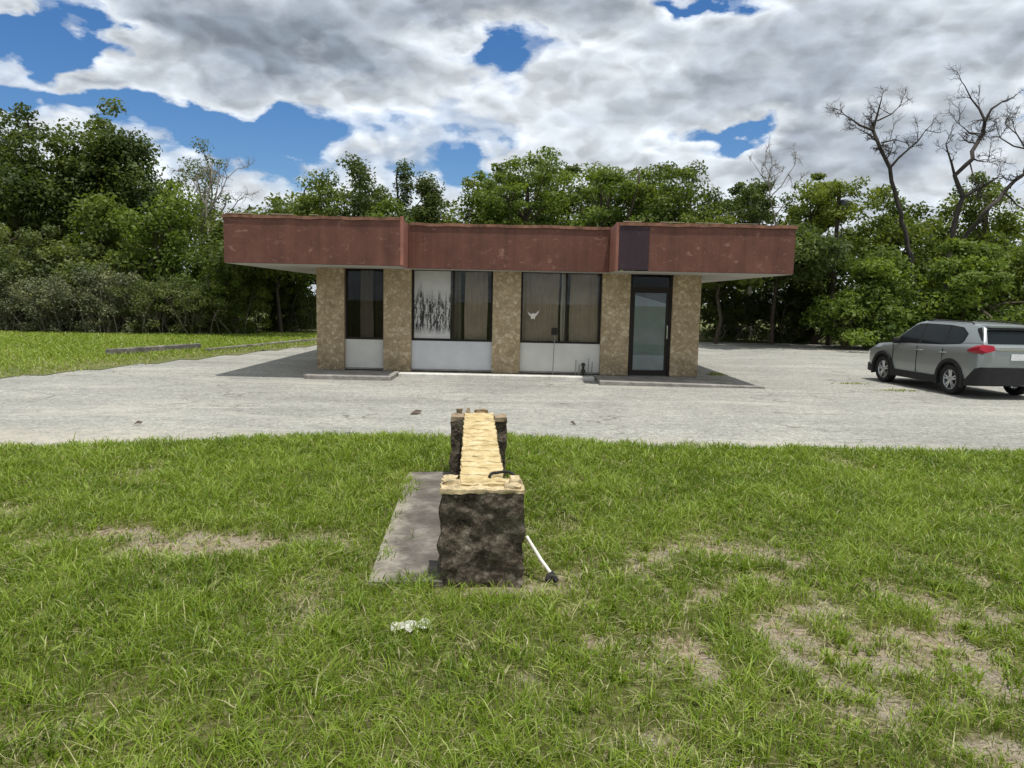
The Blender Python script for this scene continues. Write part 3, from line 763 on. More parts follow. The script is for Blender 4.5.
# walkway slabs and kerb
wk = MB(); wk.box(at(304, 378, 18.0).x, at(391, 380, 18.0).x, 17.95, 19.40, -.02, PZ)
w_ = wk.build('walkway_slab', M['concrete'], None, .015); tag(w_, 'raised grey concrete walkway slab below the building left end', 'walkway')
wk = MB(); wk.add([(2.12, 17.95, -.02), (6.1, 17.95, -.02), (5.4, 19.40, -.02), (2.12, 19.40, -.02), (2.12, 17.95, PZ), (6.1, 17.95, PZ-.06), (5.4, 19.40, PZ-.03), (2.12, 19.40, PZ)],
                 [(0,3,2,1),(4,5,6,7),(0,1,5,4),(1,2,6,5),(2,3,7,6),(3,0,4,7)])
w_ = wk.build('walkway_slab', M['concrete'], None, .01); tag(w_, 'raised grey concrete doorstep slab in front of the glass door', 'walkway')
wk = MB(); wk.box(at(391, 380, 18.0).x+.02, 2.10, 18.95, 19.28, -.02, PZ-.01)
tag(wk.build('kerb', M['kerb_white'], None, .02), 'pale painted kerb along the foot of the two wide windows', 'kerb')
wk = MB(); wk.box(at(391, 380, 18.0).x+.02, 2.10, 19.285, 19.40, -.02, .04)
tag(wk.build('planting_strip', M['ground'], None), kind='structure')
wk = MB(); wk.box(e[0], e[9], 19.41, 19.55, -.02, PZ-.004)
wk.build('foundation', M['concrete'], b0).location = (0, -WY, 0)

# curtains
def curtain(x0, x1, y, mat, label, z0=SILL+.02, z1=2.7, lam=.13, amp=.025):
    n_ = int((x1-x0)/.015); m_ = MB(); vs = []; fs = []
    for j, z in enumerate(np.linspace(z0, z1, 7)):
        for i in range(n_+1):
            x = x0+(x1-x0)*i/n_
            vs.append((x + .01*math.sin(z*3+i*.2), y + amp*math.sin(2*math.pi*x/lam + .8*math.sin(x*5)) + .008*math.sin(z*2.5+x*7), z))
    for j in range(6):
        for i in range(n_): fs.append((j*(n_+1)+i, j*(n_+1)+i+1, (j+1)*(n_+1)+i+1, (j+1)*(n_+1)+i))
    m_.add(vs, fs); m_.add([(a, b+.004, c) for a, b, c in vs], [tuple(reversed(f)) for f in fs])
    return tag(m_.build('curtain', mat, None, 0, True, 80), label, 'curtain', 'curtains behind the windows')
cy = WY+.24
curtain(LX(359), LX(372), cy-.05, M['curtain_pale'], 'narrow pale curtain gathered behind the narrow dark window')
curtain(LX(373), LX(383), cy+.2, M['curtain_dark'], 'dark curtain at the right side of the narrow window')
curtain(LX(449), LX(460), cy+.1, M['curtain_dark'], 'dark grey curtain just right of the white painted paper')
curtain(LX(464), LX(487), cy, M['curtain'], 'plain taupe curtain in the window with the white painted paper')
curtain(LX(522), LX(559), cy, M['curtain_dark'] if False else M['curtain'], 'brown curtain behind the white bird decal')
curtain(LX(561), LX(566), cy-.05, M['curtain_pale'], 'thin pale curtain fold at the middle of the wide right window')
curtain(LX(570), LX(599), cy+.05, M['curtain'], 'taupe curtain filling the right half of the window beside the door pier', lam=.22)
# painted paper on the inside of the glass
pw0, pw1 = e[3]+.06, LX(450); ph = 2.70-(SILL+.06)
pm = MB(); pm.box(0, pw1-pw0, 0, .004, 0, ph)
o = pm.build('painted_paper', M['poster']); o.location = (pw0, WY+.079, SILL+.06)
tag(o, 'white paper with black upward brush strokes covering left half of a wide window', 'poster')
# pale sheet hung behind the door glass, torn off at a slant
sh = MB(); sh.prism([(d0+.075, .26), (d1-.075, .26), (d1-.075, 1.98), (d0+.075, 2.20)], lambda u, v, t: (u, t, v), 0, .004)
o = sh.build('paper_sheet', M['sheet']); o.location = (0, WY+.036, 0)
tag(o, 'pale blue grey sheet with slanted top covering the inside of the door glass', 'sheet')
# bird decal
c = at(533, 315, WY+.08)
bd = MB(); pts = [(-.15,.10),(-.07,.03),(-.03,.03),(.0,.06),(.03,.03),(.08,.05),(.16,.13),(.12,.02),(.05,-.06),(.06,-.12),(.0,-.09),(-.05,-.11),(-.05,-.04),(-.11,.0)]
bd.prism(pts, lambda u, v, t: (u, t, v), 0, .003)
o = bd.build('bird_decal', M['decal']); o.location = (c.x, WY+.079, c.z)
tag(o, 'small white spread-winged bird decal on the wide right window', 'decal')
# stake with a box
p0 = at(553, 373, 19.1)
st = thing('stake_lamp', 'thin stake with a small dark box head in front of the wide right window', 'stake lamp', (p0.x, 19.345, .04))
m_ = MB(); m_.tube([(0,0,-.05), (.02,0,.7), (.035,0,1.12)], .011, 8); m_.build('stake', M['grey_metal'], st, 0, True)
m_ = MB(); m_.box(-.055, .105, -.04, .06, 1.08, 1.27); m_.build('lamp_head', M['dark_metal'], st, .012)
m_ = MB(); m_.box(-.04, .09, -.047, -.041, 1.11, 1.25); m_.build('lens', M['bronze'], st)
# valve cluster at the foot of the wall
p0 = at(583, 372, 19.345)
va = thing('pipe_valve', 'dark standpipe valve with thin pipes at the foot of the right window panel', 'valve', (p0.x, 19.345, .04))
m_ = MB(); m_.tube([(0,0,-.05), (0,0,.38)], .035, 10); m_.tube([(0,0,.12), (0,0,.20)], .06, 10); m_.tube([(0,0,.30),(0,0,.36)], .055, 10); m_.build('valve_body', M['dark_metal'], va, 0, True)
for dx, h in ((-.20, .45), (-.11, .35), (.13, .50), (.22, .42)):
    m_ = MB(); m_.tube([(dx,0,-.05), (dx+.01,0,h)], .012, 7); m_.build('riser', M['grey_metal'], va, 0, True)

# field kerbs
def kerb(a, b, label, h=.16, w=.24):
    d = (b-a); L_ = d.length; d.normalize(); m_ = MB(); s = 14
    vs = []
    for i in range(s+1):
        t_ = i/s
        for (u_, z_) in ((-w/2, -.05), (w/2, -.05), (w/2-.02, h), (-w/2+.02, h)):
            vs.append((L_*t_, u_+.012*mnoise.noise(Vector((i*.9, u_*9, 1))), z_+(z_ > 0)*(.03*mnoise.noise(Vector((i*.7, u_*8, 5))))))
    fs = [(0,3,2,1), (4*s, 4*s+1, 4*s+2, 4*s+3)]
    for i in range(s):
        for k_ in range(4): fs.append((4*i+k_, 4*i+(k_+1) % 4, 4*(i+1)+(k_+1) % 4, 4*(i+1)+k_))
    m_.add(vs, fs); o = m_.build('concrete_kerb', M['concrete_dark'], None, .02)
    o.location = (a.x, a.y, 0); o.rotation_euler = (0, 0, math.atan2(d.y, d.x))
    tag(o, label, 'kerb', 'old kerbs in the field')
kerb(on_ground(108, 357), on_ground(199, 350), 'shorter broken concrete kerb lying in the grass field, further left', .24)
kerb(on_ground(207, 352), on_ground(318, 341), 'long low kerb running from the grass field towards the building corner', .12)

# ------------------------------------------------------------------ SUV
YAW = R(5.4)
car = thing('parked_car', 'silver grey SUV parked at the right edge of the car park, seen from rear left', 'car', (11.06, 18.98, .004), YAW)
def ring(y, zb, zt, w, wb, crown=.03):
    h = [(0, zb), (w*.86, zb), (w*.97, zb+.10), (w, zb+.28), (w*1.0, (zb+zt)/2+.10), (w*.985, zt-.10), (wb, zt), (wb*.55, zt+crown*.8), (0, zt+crown)]
    return [(x, y, z) for x, z in h] + [(-x, y, z) for x, z in reversed(h[1:-1])]
ST = [(-2.30,.42,1.06,.72,.64,.0),(-2.285,.36,1.16,.82,.74,.01),(-2.2,.32,1.22,.885,.79,.01),(-2.0,.27,1.225,.92,.84,.01),(-1.6,.24,1.20,.93,.86,.02),(-.8,.24,1.135,.925,.865,.02),(.2,.24,1.10,.92,.865,.02),
      (1.0,.24,1.075,.92,.86,.03),(1.4,.24,1.06,.92,.84,.05),(1.8,.26,1.02,.905,.80,.05),(2.08,.28,.95,.87,.74,.05),(2.23,.31,.85,.79,.64,.03),(2.30,.36,.72,.66,.52,.02)]
def interp_st(n=60):
    A = np.array(ST); ys_ = np.concatenate([A[:3, 0], np.linspace(A[2, 0]+.06, A[-3, 0], n), A[-2:, 0]])
    return [[yv]+[float(np.interp(yv, A[:, 0], A[:, k])) for k in range(1, 6)] for yv in ys_]
bodym = MB(); S = interp_st(); nr = len(ring(*S[0]))
vs = [p for s in S for p in ring(*s)]; fs = []
for i in range(len(S)-1):
    for k in range(nr): fs.append((i*nr+k, i*nr+(k+1) % nr, (i+1)*nr+(k+1) % nr, (i+1)*nr+k))
fs.append(tuple(range(nr))); fs.append(tuple((len(S)-1)*nr+k for k in reversed(range(nr))))
bodym.add(vs, fs)
body = bodym.build('body', M['paint'], None)
WR = .355; AXF, AXR = 1.37, -1.32; WZ = WR
cut = MB()
for ay in (AXF, AXR):
    for sx in (-1, 1): cut.lathe([(sx*.60, 0.0), (sx*.60, WR+.075), (sx*1.1, WR+.075), (sx*1.1, 0.0)], 'x', 40, (0, ay, WZ), closed=False)
cm = bpy.data.meshes.new('cut'); cm.from_pydata(cut.v, [], cut.f)
bm = bmesh.new(); bm.from_mesh(cm); bmesh.ops.remove_doubles(bm, verts=bm.verts, dist=1e-5); bmesh.ops.recalc_face_normals(bm, faces=bm.faces); bm.to_mesh(cm); bm.free()
cm.materials.append(M['cladding'])
co = bpy.data.objects.new('cut', cm); COL.objects.link(co)
md = body.modifiers.new('b', 'BOOLEAN'); md.object = co; md.operation = 'DIFFERENCE'; md.solver = 'EXACT'
bpy.context.view_layer.update()
ev = body.evaluated_get(bpy.context.evaluated_depsgraph_get())
nm = bpy.data.meshes.new_from_object(ev); body.modifiers.clear(); body.data = nm
bpy.data.objects.remove(co)
nm.shade_smooth(); nm.set_sharp_from_angle(angle=R(32))
body.parent = car
# cabin: tapered shell
def gw_(z): return .862 - max(0, z-1.07)/.60*.235
prof = [(-2.24,1.20),(-2.17,1.30),(-2.02,1.56),(-1.94,1.625),(-1.5,1.67),(-.8,1.695),(-.1,1.70),(.15,1.685),(.40,1.63),(.75,1.385),(1.20,1.075),(0.5,1.05),(-1.5,1.10)]
cabm = MB(); n_ = len(prof); L_ = []
for sgn in (1, -1):
    L_ += [(sgn*gw_(z), y, z) for y, z in prof]
fsl = [tuple(range(n_)), tuple(n_+i for i in reversed(range(n_)))]
for i in range(n_):
    j = (i+1) % n_; fsl.append((i, j, n_+j, n_+i))
cabm.add(L_, fsl)
cabm.build('cabin', M['paint'], car, .035, True, 40)
def side_panel(name, poly, mat, off=.006, th=.012, parent=car):
    for sgn in (-1, 1):
        m_ = MB(); m_.prism(poly, lambda u, v, t: (sgn*(gw_(v)+t), u, v), off-th, off); m_.build(name, mat, parent)
side_panel('window_surround', [(1.05,1.10),(.80,1.305),(.45,1.55),(.28,1.615),(.0,1.63),(-.9,1.62),(-1.36,1.58),(-1.60,1.44),(-1.56,1.26),(-1.46,1.19),(-.9,1.15),(0,1.12)], M['cladding'], .003)
side_panel('side_window', [(1.00,1.12),(.78,1.30),(.45,1.53),(.28,1.595),(.02,1.61),(.02,1.13)], M['car_glass'])
side_panel('side_window', [(-.05,1.13),(-.05,1.61),(-.55,1.605),(-.92,1.595),(-.92,1.16)], M['car_glass'])
side_panel('quarter_window', [(-.98,1.165),(-.98,1.595),(-1.32,1.555),(-1.55,1.43),(-1.52,1.28),(-1.44,1.21)], M['car_glass'])
side_panel('window_trim', [(1.08,1.085),(1.04,1.10),(0,1.118),(-.9,1.148),(-1.48,1.19),(-1.48,1.172),(-.9,1.13),(0,1.10)], M['chrome'], .008)
side_panel('roof_pillar_trim', [(-1.87,1.50),(-1.81,1.57),(-1.93,1.60),(-2.05,1.46),(-2.14,1.31),(-2.11,1.30)], M['cladding'], .006)
# rear window, tailgate bits
def rear_y(z): return float(np.interp(z, [1.20, 1.30, 1.56, 1.625], [-2.24, -2.17, -2.02, -1.94]))
m_ = MB(); m_.prism([(-.70,1.24),(.70,1.24),(.62,1.55),(-.62,1.55)], lambda u, v, t: (u, rear_y(v)-t, v), -.006, .008); m_.build('rear_window', M['car_glass'], car)
m_ = MB(); m_.prism([(-.60,1.595),(.60,1.595),(.58,1.66),(-.58,1.66)], lambda u, v, t: (u, t, v), -2.12, -1.75); m_.build('roof_spoiler', M['paint'], car, .02)
m_ = MB(); m_.prism([(.66,1.13),(.30,1.56),(-.30,1.56),(-.66,1.13)][::-1], lambda u, v, t: (u*1.15, (1.20-(v-1.065)*1.42)+t, v), -.01, .012); m_.build('windscreen', M['car_glass'], car)
for sgn in (-1, 1):
    m_ = MB(); m_.tube([(sgn*.60,-1.6,1.665),(sgn*.60,-1.5,1.705),(sgn*.60,-.2,1.725),(sgn*.60,.05,1.69)], .016, 8); m_.build('roof_rail', M['dark_metal'], car, 0, True)
    # tail light wraps from the flank to the tailgate
    m_ = MB(); vs = []
    P3 = [(.937,-1.86,1.065),(.925,-1.98,1.14),(.90,-2.14,1.20),(.86,-2.29,1.225),(.64,-2.34,1.20),(.62,-2.36,1.10),(.80,-2.36,1.05),(.915,-2.28,1.025),(.938,-2.05,1.035)]
    cc = Vector((.72,-2.05,1.12)); pts = [Vector(p) for p in P3]
    vs = [(sgn*p.x, p.y, p.z) for p in pts] + [(sgn*.985, -2.33, 1.125)] + [(sgn*cc.x, cc.y, cc.z)]
    n9 = len(P3); fs = [(i, (i+1) % n9, n9) for i in range(n9)] + [((i+1) % n9, i, n9+1) for i in range(n9)]
    m_.add(vs, fs); m_.build('tail_light', M['redlens'], car, 0, True, 50)
    m_ = MB(); m_.lathe([(sgn*.90,0.0),(sgn*.935,.02),(sgn*.935,.05),(sgn*.90,.06)], 'x', 10, (0,-.1,.3), False)
    # mirror
    m_ = MB(); m_.box(sgn*.86 if sgn > 0 else -1.04, 1.04 if sgn > 0 else -.86, .72, .86, 1.08, 1.23); m_.build('wing_mirror', M['cladding'], car, .04, True)
    for yv in (-.18, -1.05):
        m_ = MB(); m_.tube([(sgn*.915, yv+.12, .965), (sgn*.945, yv+.09, .97), (sgn*.945, yv-.09, .975), (sgn*.915, yv-.12, .975)], .016, 8); m_.build('door_handle', M['paint'], car, 0, True)
    # door seams as thin dark strips
    for yv in (.95, -.05, -1.02):
        sm = MB(); sm.box(min(sgn*.915, sgn*.929), max(sgn*.915, sgn*.929), yv-.006, yv+.006, .42, 1.06); sm.build('door_seam', M['cladding'], car)
    # sill + arch cladding
    m_ = MB(); m_.prism([(-.90,.23),(.95,.23),(.93,.40),(-.88,.40)], lambda u, v, t: (sgn*t, u, v), .86, .945); m_.build('sill_cladding', M['cladding'], car, .012)
    for ay in (AXF, AXR):
        m_ = MB(); vs = []; fs = []; K = 24
        for k in range(K+1):
            an = R(-18) + (math.pi+R(36))*k/K
            for rr, xx in ((WR+.055, .86), (WR+.055, .950), (WR+.135, .950), (WR+.150, .90)):
                vs.append((sgn*xx, ay+rr*math.cos(an), WZ+rr*math.sin(an)))
        for k in range(K):
            for q in range(4): fs.append((k*4+q, k*4+(q+1) % 4, (k+1)*4+(q+1) % 4, (k+1)*4+q))
        fs += [(0,1,2,3), (K*4+3, K*4+2, K*4+1, K*4)]
        m_.add(vs, fs); m_.build('wheel_arch', M['cladding'], car, 0, True, 40)
# bumper + tailgate trim
def wrap(name, path, mat):            # bumper skin following the plan outline: (x, y, z0, z1)
    m_ = MB(); full = [(-x, y, a, b) for x, y, a, b in path] + [(x, y, a, b) for x, y, a, b in reversed(path)]
    vs = []; k = len(full)
    for (x, y, a, b) in full: vs += [(x, y, a), (x, y, b), (x*.93, y*.965, b), (x*.93, y*.965, a)]
    fs = [(0,1,2,3), (4*k-1,4*k-2,4*k-3,4*k-4)]
    for i in range(k-1):
        for q in range(4): fs.append((4*i+q, 4*i+(q+1) % 4, 4*(i+1)+(q+1) % 4, 4*(i+1)+q))
    m_.add(vs, fs); return m_.build(name, mat, car, 0, True, 40)
wrap('rear_bumper', [(.945,-1.84,.27,.36),(.945,-2.0,.28,.52),(.925,-2.15,.30,.68),(.86,-2.27,.32,.72),(.72,-2.335,.33,.72),(.3,-2.35,.34,.72)], M['cladding'])
wrap('front_bumper', [(.935,1.86,.25,.36),(.90,2.08,.26,.42),(.82,2.24,.28,.46),(.69,2.325,.30,.48),(.3,2.345,.31,.48)], M['cladding'])
m_ = MB(); m_.prism([(-.58,1.115),(-.50,1.145),(.50,1.145),(.58,1.115),(.46,1.095),(-.46,1.095)], lambda u, v, t: (u, t, v), -2.325, -2.28); m_.build('tailgate_trim', M['chrome'], car, .006)
m_ = MB(); m_.box(-.20, .20, -2.322, -2.296, .88, 1.02); m_.build('number_plate', M['plate'], car, .004)
for sgn in (-1, 1):
    m_ = MB(); m_.box(min(sgn*.55, sgn*.845), max(sgn*.55, sgn*.845), 1.98, 2.22, .74, .86); m_.build('headlight', M['chrome'], car, .03, True)
    for ay in (AXF, AXR):
        w = bpy.data.objects.new('wheel', None); COL.objects.link(w); w.parent = car; w.location = (sgn*.80, ay, WZ); w.empty_display_size = .1
        m_ = MB(); s_ = sgn
        m_.lathe([(-.11*s_, .24), (-.115*s_, .33), (-.09*s_, WR), (.09*s_, WR), (.115*s_, .33), (.11*s_, .245), (.085*s_, .23)], 'x', 40); m_.build('tyre', M['tyre'], w, 0, True, 45)
        m_ = MB(); m_.lathe([(-.08*s_, .235), (.095*s_, .238), (.10*s_, .222), (.06*s_, .205), (-.06*s_, .20)], 'x', 36)
        for k in range(5):
            for dd in (-.17, .17):
                a = 2*math.pi*k/5+.3
                p0 = Vector((.075*s_, .05*math.cos(a+dd*1.5), .05*math.sin(a+dd*1.5))); p1 = Vector((.085*s_, .215*math.cos(a+dd), .215*math.sin(a+dd)))
                m_.tube([p0, p1], [.026, .020], 6)
        m_.lathe([(.03*s_, 0.0), (.03*s_, .07), (.085*s_, .065), (.10*s_, .03), (.10*s_, 0.0)], 'x', 18, closed=False)
        m_.build('rim', M['alloy'], w, 0, True, 40)
        m_ = MB(); m_.lathe([(-.01*s_, 0.0), (-.01*s_, .17), (.0, .17), (.0, 0.0)], 'x', 24, closed=False); m_.build('brake_disc', M['dark_metal'], w, 0, True)

# ------------------------------------------------------------------ trees
def leaf_mesh(name, C, cr, nl, size, up=.7, seed=0, flat=.75, tone_c=.22, gap=0.0):
    """leaf faces spread through clumps with centres C (k,3) and radii cr (k,)"""
    rg = np.random.default_rng(seed); k = len(C)
    size = size*.72; nl = int(nl*1.55)
    idx = np.repeat(np.arange(k), nl); n = len(idx)
    d = rg.standard_normal((n, 3)); d /= np.linalg.norm(d, axis=1)[:, None]
    rr = rg.random(n)**.45
    off = d*rr[:, None]*cr[idx][:, None]; off[:, 2] *= flat
    P = C[idx] + off
    nrm = rg.standard_normal((n, 3))*.75 + d*.55 + np.array([0, 0, up]); nrm /= np.linalg.norm(nrm, axis=1)[:, None]
    t = np.cross(nrm, rg.standard_normal((n, 3))); t /= np.linalg.norm(t, axis=1)[:, None]+1e-9
    b = np.cross(nrm, t)
    s = size*(.6+.8*rg.random(n))[:, None]
    V = np.stack([P - t*s*.62, P + b*s*.34 + nrm*s*.08, P + t*s*.62, P - b*s*.34 + nrm*s*.08], 1).reshape(-1, 3)
    tc = rg.random(k)
    tone = np.clip(.42 + (tc[idx]-.5)*2*tone_c + rg.standard_normal(n)*.10, 0, 1)
    return np_mesh(name, V, np.arange(n*4), np.arange(n)*4, {'tone': np.repeat(tone, 4)})

def limb(mb, a, b, r0, r1, rg, wob=.12, n=6):
    a = np.array(a, float); b = np.array(b, float); L = np.linalg.norm(b-a); pts = []; rad = []
    o1 = rg.standard_normal(3)*wob*L
    for i in range(n+1):
        t = i/n; p = a+(b-a)*t + o1*math.sin(math.pi*t) + np.array([0, 0, .10*L*math.sin(math.pi*t)])
        pts.append(p); rad.append(r0+(r1-r0)*t)
    mb.tube(pts, rad, 6)
    return pts

def grow_tree(name, label, cat, px, hw, top, D, mat, n=70, cr=.85, nl=110, leaf=.24, z0=.32, bark_='bark', trunk_r=.22, seed=0, group='trees at the wood edge', flat=.72, shape='round', yr=None, lean=0.0, tone=.22, gap=.0):
    rg = np.random.default_rng(seed+1000)
    P = at(px, top, D); H = P.z*1.055; X = P.x
    rx = hw/FPX*D; ry = (yr or min(rx*1.0, 4.0))
    root = thing(name, label, cat, (X, D, 0), 0, group)
    zc0 = H*z0; zc = (H+zc0)/2; rz = (H-zc0)/2
    C = []; Rr = []
    while len(C) < n:
        d = rg.standard_normal(3); d /= np.linalg.norm(d)
        q = rg.random()**.42
        x, y, z = d*q
        if shape == 'dome':      # flat-bottomed, wide
            z = abs(z)*2-1 if rg.random() < .75 else z
            s = math.sqrt(max(0, 1-((z+1)/2)**2.2)); x *= s/max(.35, math.sqrt(max(1e-3, 1-z*z)))*1.0
        if shape == 'cone':
            s = max(.08, (1-(z+1)/2)); x *= s*1.35; y *= s*1.35
        lump = 1+.20*math.sin(3.1*math.atan2(y, x)+seed)+.15*math.sin(5*z+seed*2)
        r = cr*(.6+.75*rg.random())
        C.append((x*max(rx-r*.5, .3)*lump+lean*(z+1), y*max(ry-r*.5, .3)*lump, zc+z*max(rz-r*.55, .3))); Rr.append(r)
    C = np.array(C); Rr = np.array(Rr)
    C[:, 2] = np.maximum(C[:, 2], .35)
    link('crown', leaf_mesh('crown', C, Rr, nl, leaf, seed=seed, flat=flat, tone_c=tone), mat, root)
    mb = MB(); fork = max(.5, H*z0*.9)
    tp = [(rg.normal()*.05, rg.normal()*.05, -.1), (rg.normal()*.12, rg.normal()*.1, fork*.5), (lean*.3+rg.normal()*.2, rg.normal()*.2, fork), (lean*.6+rg.normal()*.3, rg.normal()*.3, zc+rz*.35)]
    mb.tube(tp, [trunk_r*1.25, trunk_r, trunk_r*.85, trunk_r*.3], 8)
    for i in rg.choice(n, min(n, 16), replace=False):
        f = rg.random()*.8
        a = np.array(tp[2])*(1-f)+np.array(tp[3])*f
        limb(mb, a, C[i], trunk_r*.42, .02, rg)
    mb.build('trunk', M[bark_], root, 0, True, 60)
    return root

G = 'trees at the wood edge'
# left wood
grow_tree('oak_tree', 'tall dark oak at the far left edge, its crown running out of the frame', 'tree', 28, 82, 114, 41, M['leaf_dark'], 140, 1.0, 120, .26, .22, seed=1, group=G, tone=.3)
grow_tree('oak_tree', 'tallest dark oak, just right of the far left oak', 'tree', 112, 56, 110, 42, M['leaf_dark'], 135, 1.0, 115, .25, .30, seed=2, group=G, tone=.3)
grow_tree('broadleaf_tree', 'bright green tree below the dark oaks, left of the pale bare trunks', 'tree', 168, 48, 180, 38, M['leaf_bright'], 62, .85, 115, .24, .15, seed=3, group=G, shape='dome')
grow_tree('broadleaf_tree', 'mid green tree under the tallest dark oak', 'tree', 105, 52, 196, 38.5, M['leaf_mid'], 62, .85, 115, .24, .1, seed=4, group=G)
grow_tree('vine_thicket', 'pale olive vine-covered thicket low at the far left', 'thicket', 18, 62, 222, 36.8, M['leaf_olive'], 62, .75, 120, .20, .03, seed=5, group='thickets')
grow_tree('vine_thicket', 'olive thicket between the far left thicket and the bright green tree', 'thicket', 92, 44, 240, 36.8, M['leaf_olive'], 50, .75, 110, .20, .03, seed=6, group='thickets')
grow_tree('thin_tree', 'tall thin-crowned tree with sky showing through, right of the dark oaks', 'tree', 198, 38, 142, 43, M['leaf_olive'], 70, .6, 40, .18, .15, 'bark_pale', .16, seed=7, group=G)
grow_tree('broadleaf_tree', 'dark green tree left of the red roof corner', 'tree', 228, 38, 216, 40, M['leaf_mid'], 58, .85, 110, .24, .05, seed=8, group=G)
grow_tree('broadleaf_tree', 'mid green tree rising behind the left end of the red fascia', 'tree', 272, 48, 190, 44, M['leaf_mid'], 68, .9, 110, .24, .1, seed=9, group=G, tone=.3)
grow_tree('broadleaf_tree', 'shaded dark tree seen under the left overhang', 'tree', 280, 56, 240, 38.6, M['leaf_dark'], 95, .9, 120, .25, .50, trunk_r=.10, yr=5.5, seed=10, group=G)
# behind the roof
grow_tree('broadleaf_tree', 'round green tree left of the dark narrow conifer behind the roof', 'tree', 322, 36, 178, 46, M['leaf_mid'], 55, .85, 110, .24, .2, seed=11, group=G)
grow_tree('oak_tree', 'dark round oak behind the roof, nearest left of the dark conifer', 'tree', 357, 40, 158, 48, M['leaf_dark'], 62, .8, 110, .24, .2, seed=12, group=G, tone=.3)
grow_tree('broadleaf_tree', 'low bright green treetop just above the left fascia joint', 'tree', 388, 34, 197, 43, M['leaf_bright'], 48, .8, 110, .24, .2, seed=13, group=G, shape='dome')
grow_tree('conifer', 'narrow very dark conifer behind the roof with a pointed top', 'conifer', 428, 36, 162, 45, M['leaf_dark'], 95, .7, 120, .18, .05, seed=14, group=G, shape='cone', tone=.1)
grow_tree('conifer', 'small dark pointed conifer top, left of the larger conifer', 'conifer', 405, 22, 163, 47, M['leaf_dark'], 55, .6, 100, .18, .05, seed=114, group=G, shape='cone', tone=.1)
grow_tree('broadleaf_tree', 'light green small treetop right of the dark conifer', 'tree', 470, 26, 186, 45, M['leaf_mid'], 36, .75, 85, .24, .25, seed=15, group=G)
grow_tree('spreading_tree', 'broad layered bright green tree at the middle of the roofline', 'tree', 530, 66, 144, 46, M['leaf_bright'], 95, .8, 85, .25, .30, 'bark', .24, seed=16, group=G, shape='dome', flat=.5, tone=.28)
grow_tree('spreading_tree', 'broad bright green tree joined to the right of the middle tree', 'tree', 612, 60, 150, 47, M['leaf_bright'], 95, .8, 90, .25, .28, 'bark', .24, seed=17, group=G, shape='dome', flat=.5, tone=.28)
grow_tree('spreading_tree', 'mid green rounded tree behind the plum fascia panel', 'tree', 668, 48, 160, 46, M['leaf_mid'], 75, .85, 100, .25, .25, seed=18, group=G, shape='dome', flat=.6, tone=.3)
grow_tree('oak_tree', 'dark treetop behind the roof between green tree and greyish tree', 'tree', 698, 28, 160, 51, M['leaf_dark'], 42, .75, 100, .24, .3, seed=19, group=G)
grow_tree('oak_tree', 'dark greyish open-crowned tree above the right roof end', 'tree', 758, 36, 176, 47, M['leaf_dark'], 52, .6, 85, .20, .55, 'bark_pale', .16, seed=20, group=G, flat=.6)
grow_tree('broadleaf_tree', 'low yellow green treetop along the roof edge right of the plum panel', 'tree', 700, 52, 205, 44, M['leaf_lime'], 50, .75, 100, .24, .2, seed=21, group=G, shape='dome')
grow_tree('spreading_tree', 'mid green tree filling the dip between the two broad bright trees', 'tree', 572, 34, 160, 49, M['leaf_mid'], 55, .85, 100, .25, .25, seed=41, group=G, shape='dome', flat=.6, tone=.3)
grow_tree('spreading_tree', 'bright green tree left of the broad middle tree, half hidden by the roof', 'tree', 492, 36, 172, 47.5, M['leaf_bright'], 52, .85, 95, .25, .25, seed=42, group=G, shape='dome', flat=.55, tone=.3)
grow_tree('spreading_tree', 'green tree filling the gap right of the broad bright trees', 'tree', 640, 40, 163, 49, M['leaf_bright'], 58, .85, 95, .25, .25, seed=43, group=G, shape='dome', flat=.55, tone=.3)
grow_tree('broadleaf_tree', 'green treetop low over the roof between the greyish tree and dark treetop', 'tree', 728, 34, 188, 48, M['leaf_mid'], 48, .85, 95, .25, .2, seed=44, group=G, shape='dome', tone=.3)
grow_tree('broadleaf_tree', 'low green treetop between the dark conifer and the left fascia joint', 'tree', 440, 42, 196, 48, M['leaf_mid'], 50, .85, 95, .25, .2, seed=45, group=G, shape='dome', tone=.3)
for px, hw, top, sd, lb in [(545, 40, 158, 51, 'dark green treetop deep behind the broad middle tree'), (600, 36, 160, 52, 'dark green treetop deep behind the dip in the bright trees'), (655, 40, 164, 53, 'dark green treetop deep behind the rounded tree by the plum panel'), (742, 36, 184, 54, 'dark green treetop deep behind the greyish open tree'), (300, 40, 186, 55, 'dark green treetop deep behind the left fascia'), (505, 34, 172, 56, 'dark green treetop deep behind the left of the broad middle tree')]:
    grow_tree('broadleaf_tree', lb, 'tree', px, hw, top, 53, M['leaf_mid'], 60, 1.05, 95, .27, .25, seed=sd, group=G, shape='dome', flat=.65, tone=.3)
